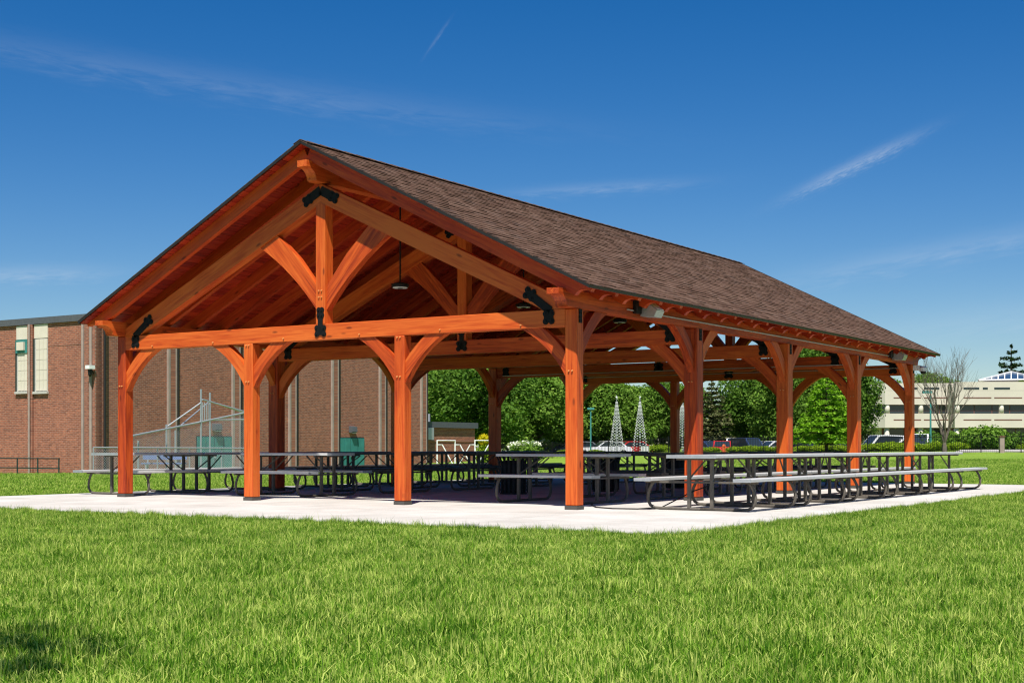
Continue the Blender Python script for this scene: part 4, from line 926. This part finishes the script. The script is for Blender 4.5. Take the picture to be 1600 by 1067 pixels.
# ------------------------------------------------------------------ office building on the right
DA, DB = 196., 193.
def ox(px, D): return (px-800)/F*D
def oz(py, D): return HC-(py-YH)/F*D
of_ = empty('office_building', (ox(1440, DA), DA, 0)); tag(of_, 'pale precast office building with ribbon windows and glass roof pyramid', 'building')
LX, LY = of_.location.x, of_.location.y
def ob(name, m_, x0, x1, y0, y1, z0, z1, parent=None): return MB().box(x0-LX, x1-LX, y0-LY, y1-LY, z0, z1).build(name, m_, parent or of_)
def facade(pa, pb, D, top, depth):
    xa, xb = ox(pa, D), ox(pb, D); L_ = lambda py: oz(py, D)
    ob('wall_band', 'office_wall', xa, xb, D, D+.6, L_(610), L_(top)); ob('wall_band', 'office_wall', xa, xb, D, D+.6, L_(632), L_(610)-.02); ob('wall_band', 'office_wall', xa, xb, D, D+.6, L_(668), L_(646)); ob('base_wall', 'office_wall', xa, xb, D+2.5, D+3, -.5, L_(668)-.01)
    ob('core', 'office_wall', xa+.01, xb-.01, D+1.4, D+depth, L_(668)+.01, L_(top)-.3)
    x_ = xa+1.2; k = 0
    while x_ < xb-1.8:                                       # slits and red reveal lines
        ob('slit', 'glass_dark', x_, min(x_+2.2, xb-.4), D-.03, D-.001, L_(608.3), L_(605.2)); ob('reveal', 'office_red', x_, min(x_+3.9, xb-.4), D-.03, D-.001, L_(622.2), L_(620.6)); ob('reveal', 'office_red', x_, min(x_+3.9, xb-.4), D-.03, D-.001, L_(656.6), L_(655)); x_ += 4.3
        if k % 2 == 0: ob('slit', 'glass_dark', x_-1.6, x_-.9, D-.03, D-.001, L_(608.3), L_(605.2))
        k += 1
    wn = ob('window', 'office_red', xa+.2, xb-.2, D+.5, D+.7, L_(646)+.01, L_(632)-.01); x_ = xa+.4; 
    while x_ < xb-1.:
        x1 = min(x_+2.5, xb-.3); zm = L_(641.5)
        ob('pane', 'glass_dark', x_, x1-.12, D+.44, D+.499, zm+.06, L_(633)); ob('pane', 'glass_dark', x_, x1-.12, D+.44, D+.499, L_(645.5), zm-.06); x_ += 2.5
    wn = ob('window', 'office_red', xa+.2, xb-.2, D+2.3, D+2.49, L_(689), L_(669)); x_ = xa+.4
    while x_ < xb-1.:
        x1 = min(x_+3., xb-.3); ob('pane', 'glass_dark', x_, x1-.15, D+2.24, D+2.299, L_(688.5), L_(669.5)); x_ += 3.
def column(px, D, r_=.36):
    x_ = ox(px, D); MB().tube([(x_-LX, D+.42-LY, oz(646, D)+.01), (x_-LX, D+.42-LY, oz(632, D)-.01)], r_, 14).build('column', 'office_wall', of_, True); MB().tube([(x_-LX, D+.6-LY, -.4), (x_-LX, D+.6-LY, oz(668, D)-.01)], r_, 14).build('column', 'office_wall', of_, True)
facade(1383, 1490, DA, 598.5, 22); facade(1492, 1660, DB, 596.5, 30)
for px, D in ((1387.5, DA), (1440, DA), (1497, DB), (1566, DB), (1630, DB)): column(px, D)
# receding left face of block A
xa = ox(1383, DA); L_ = lambda py: oz(py, DA); ang = R(52)
lf_ = empty('wing', (xa-LX, DA-LY, 0), 0); lf_.parent = of_; lf_.rotation_euler = (0, 0, math.pi-ang)
def lb_(name, m_, x0, x1, y0, y1, z0, z1): return MB().box(x0, x1, y0, y1, z0, z1).build(name, m_, lf_)
LW = 9.5
for z0, z1 in ((L_(632), L_(598.5)), (L_(668), L_(646))): lb_('wall_band', 'office_wall', .0, LW, -.6, 0, z0, z1)
lb_('window', 'office_red', .1, LW, -.8, -.5, L_(646)+.01, L_(632)-.01); lb_('base_wall', 'office_wall', .5, LW, -3.4, -3, -.5, L_(668)-.01)
for k in range(3): lb_('pane', 'glass_dark', .4+k*3, 3.2+k*3, -.49, -.45, L_(645.3), L_(632.8)); lb_('slit', 'glass_dark', .8+k*3, 2.6+k*3, .001, .03, L_(608.5), L_(605)); lb_('reveal', 'office_red', .5+k*3, 3.2+k*3, .001, .03, L_(622), L_(620.4))
# glass pyramid skylight
sk = empty('skylight', (ox(1580, 205)-LX, 205-LY, oz(595.8, 205))); sk.parent = of_; hz_ = oz(581.5, 205)-oz(595.8, 205); hx_ = ox(1634, 205)-ox(1580, 205)+1.2; 
cr = [Vector((hx_*1.0*math.cos(R(t_)), hx_*1.0*math.sin(R(t_)), 0)) for t_ in (-65, 25, 115, 205)]; ap = Vector((0, 0, hz_))
MB().add(cr+[ap], [(0, 1, 4), (1, 2, 4), (2, 3, 4), (3, 0, 4)]).build('glass', 'skylight', sk)
for k in range(4):
    A, B = cr[k], cr[(k+1) % 4]; mid = (A+B)/2; lift = Vector((mid.x, mid.y, 0)).normalized()*.04+Vector((0, 0, .08))
    b_ = MB(); b_.tube([A+lift, ap+lift], .13, 4, False); b_.build('hip_bar', 'white_paint', sk); b_ = MB(); b_.tube([A+lift, B+lift], .13, 4, False); b_.build('sill_bar', 'white_paint', sk)
    if k in (0, 3):
        for j in range(1, 10): t_ = j/10; st_ = A+(B-A)*t_; b_ = MB(); b_.tube([st_+lift, st_+(ap-mid)*(1-abs(2*t_-1))+lift], .09, 4, False); b_.build('glazing_bar', 'white_paint', sk)

# ------------------------------------------------------------------ tree behind the camera (its shadow falls on the lawn at lower left)
shade = deciduous(8.6, 2.7, 77, 'leaf_mid', .16, 14000, .42)
tree('shade_tree', shade, (-4.75, .85, -.05), 'leafy lawn tree whose shadow falls on the front lawn')

# ------------------------------------------------------------------ grass blades
def blades(name, n, size, hmin, hmax, wid, seed):
    r = np.random.default_rng(seed); q_ = size/2*np.sqrt(r.uniform(0, 1, n)); t_ = r.uniform(0, 2*np.pi, n); x = q_*np.cos(t_); y = q_*np.sin(t_)
    cl = .75+.5*np.sin(x*9+seed)*np.cos(y*8-seed)*.5
    h = r.uniform(hmin, hmax, n)*np.clip(cl, .6, 1.2)*np.where(r.uniform(0, 1, n) < .04, r.uniform(1.2, 1.9, n), 1.); a = r.uniform(0, 2*np.pi, n); ln = r.uniform(.03, .9, n)**1.3*h; b2 = r.uniform(0, 2*np.pi, n)
    w = wid*r.uniform(.6, 1.3, n); tx, ty = np.cos(a)*w/2, np.sin(a)*w/2; lx, ly = np.cos(b2)*ln, np.sin(b2)*ln
    z0 = np.zeros(n)-.01
    V = np.stack([np.stack([x-tx, y-ty, z0], 1), np.stack([x+tx, y+ty, z0], 1), np.stack([x+lx*.3+tx*.8, y+ly*.3+ty*.8, h*.6], 1), np.stack([x+lx*.3-tx*.8, y+ly*.3-ty*.8, h*.6], 1), np.stack([x+lx, y+ly, h*(1-.25*(ln/h)**2)], 1)], 1).reshape(-1, 3)
    o = np.arange(n)*5; q = np.stack([o, o+1, o+2, o+3], 1); t = np.stack([o+3, o+2, o+4], 1)
    loops = np.concatenate([np.concatenate([q, t], 1)]).ravel(); starts = (np.arange(n)[:, None]*7+np.array([0, 4])).ravel()
    me = bpy.data.meshes.new(name); me.vertices.add(len(V)); me.vertices.foreach_set('co', V.astype(np.float32).ravel()); me.loops.add(len(loops)); me.loops.foreach_set('vertex_index', loops.astype(np.int32))
    me.polygons.add(2*n); me.polygons.foreach_set('loop_start', starts.astype(np.int32))
    me.update(calc_edges=True); me.validate(); me.materials.append(MT['grass']); return me
def grass_field(name, col_name, variants, pts, smin, smax, label):
    col = bpy.data.collections.new(col_name)
    for k, me in enumerate(variants): col.objects.link(bpy.data.objects.new('grass_tuft', me))
    me = bpy.data.meshes.new(name); me.from_pydata([tuple(p) for p in pts], [], []); o = obj(name, me); tag(o, label, 'grass', None, 'stuff')
    ng = bpy.data.node_groups.new(name, 'GeometryNodeTree'); ng.interface.new_socket('Geometry', in_out='INPUT', socket_type='NodeSocketGeometry'); ng.interface.new_socket('Geometry', in_out='OUTPUT', socket_type='NodeSocketGeometry')
    gi = ng.nodes.new('NodeGroupInput'); go = ng.nodes.new('NodeGroupOutput'); ip = ng.nodes.new('GeometryNodeInstanceOnPoints'); ci = ng.nodes.new('GeometryNodeCollectionInfo')
    ci.inputs['Collection'].default_value = col; ci.inputs['Separate Children'].default_value = True; ci.inputs['Reset Children'].default_value = True
    rv = ng.nodes.new('FunctionNodeRandomValue'); rv.data_type = 'FLOAT'; rv.inputs[2].default_value = 0; rv.inputs[3].default_value = 6.283
    cb = ng.nodes.new('ShaderNodeCombineXYZ'); ng.links.new(rv.outputs[1], cb.inputs[2])
    rs = ng.nodes.new('FunctionNodeRandomValue'); rs.data_type = 'FLOAT'; rs.inputs[2].default_value = smin; rs.inputs[3].default_value = smax; rs.inputs['Seed'].default_value = 5
    c2 = ng.nodes.new('ShaderNodeCombineXYZ'); c2.inputs[0].default_value = 1; c2.inputs[1].default_value = 1; ng.links.new(rs.outputs[1], c2.inputs[2])
    ip.inputs['Pick Instance'].default_value = True
    ng.links.new(gi.outputs[0], ip.inputs['Points']); ng.links.new(ci.outputs[0], ip.inputs['Instance']); ng.links.new(cb.outputs[0], ip.inputs['Rotation']); ng.links.new(c2.outputs[0], ip.inputs['Scale']); ng.links.new(ip.outputs[0], go.inputs[0])
    md = o.modifiers.new('scatter', 'NODES'); md.node_group = ng; return o
def to_uv(x, y):
    dx, dy = x-X0, y-Y0; return -dx*ca+dy*sa, dx*sa+dy*ca
def scatter(x0, x1, y0, y1, step, ok, jit=.35):
    P_ = []
    for x in np.arange(x0, x1, step):
        for y in np.arange(y0, y1, step):
            a, b_ = x+rng.uniform(-jit, jit)*step, y+rng.uniform(-jit, jit)*step
            if ok(a, b_): P_.append((a, b_, float(gz(a, b_))))
    return P_
def off_pad(x, y, mg):
    u, v = to_uv(x, y); return not (U0-mg < u < U1+mg and V0-mg < v < V1+mg)
def rows_uv(us, vs, jit, ok):
    P_ = []
    for u in us:
        for v in vs:
            p = UV(u+rng.uniform(-jit, jit), v+rng.uniform(-jit, jit))
            if ok(p.x, p.y): P_.append((p.x, p.y, float(gz(p.x, p.y))))
    return P_
nearv = [blades('tuft', 1700, .68, .035, .10, .0062, q) for q in range(6)]
edgev = [blades('tuft', 150, .17, .04, .11, .0042, 50+q) for q in range(5)]
seen = lambda x, y: y > 3.0 and abs(x) < .50*y+1.5
pts = rows_uv(np.arange(U0-14, U1+12, .40), np.arange(V0-13, V0-.28, .40), .10, lambda x, y: seen(x, y) and y < 24)
pts += rows_uv(np.arange(U0-.34, U0-14, -.40), np.arange(V0, V0+12, .40), .10, lambda x, y: seen(x, y) and y < 26)
grass_field('lawn_grass', 'tufts_near', nearv, pts, .7, 1.25, 'long green lawn grass in front of the pavilion')
pts = rows_uv(np.arange(U0-.1, U1+.1, .085), [V0-.085, V0-.19, V0-.30], .035, seen)+rows_uv([U0-.085, U0-.19, U0-.30], np.arange(V0-.1, V1, .085), .035, seen)+rows_uv([U1+.1, U1+.22], np.arange(V0, V1, .12), .04, seen)+rows_uv(np.arange(U0, U1, .12), [V1+.1, V1+.22], .04, seen)
grass_field('edge_grass', 'tufts_edge', edgev, pts, .6, 1.35, 'ragged grass fringe along the concrete slab edge')
farv = [blades('tuft', 900, 1.15, .05, .10, .011, 20+q) for q in range(4)]
pts = scatter(-26, 34, 12, 64, .80, lambda x, y: off_pad(x, y, .62) and abs(x) < .50*y+2 and not (to_uv(x, y)[1] < V0-.2 and y < 24) and not (to_uv(x, y)[0] < U0 and to_uv(x, y)[1] < V0+12 and y < 26))
grass_field('lawn_grass', 'tufts_far', farv, pts, .7, 1.2, 'mown green lawn beside and behind the pavilion')
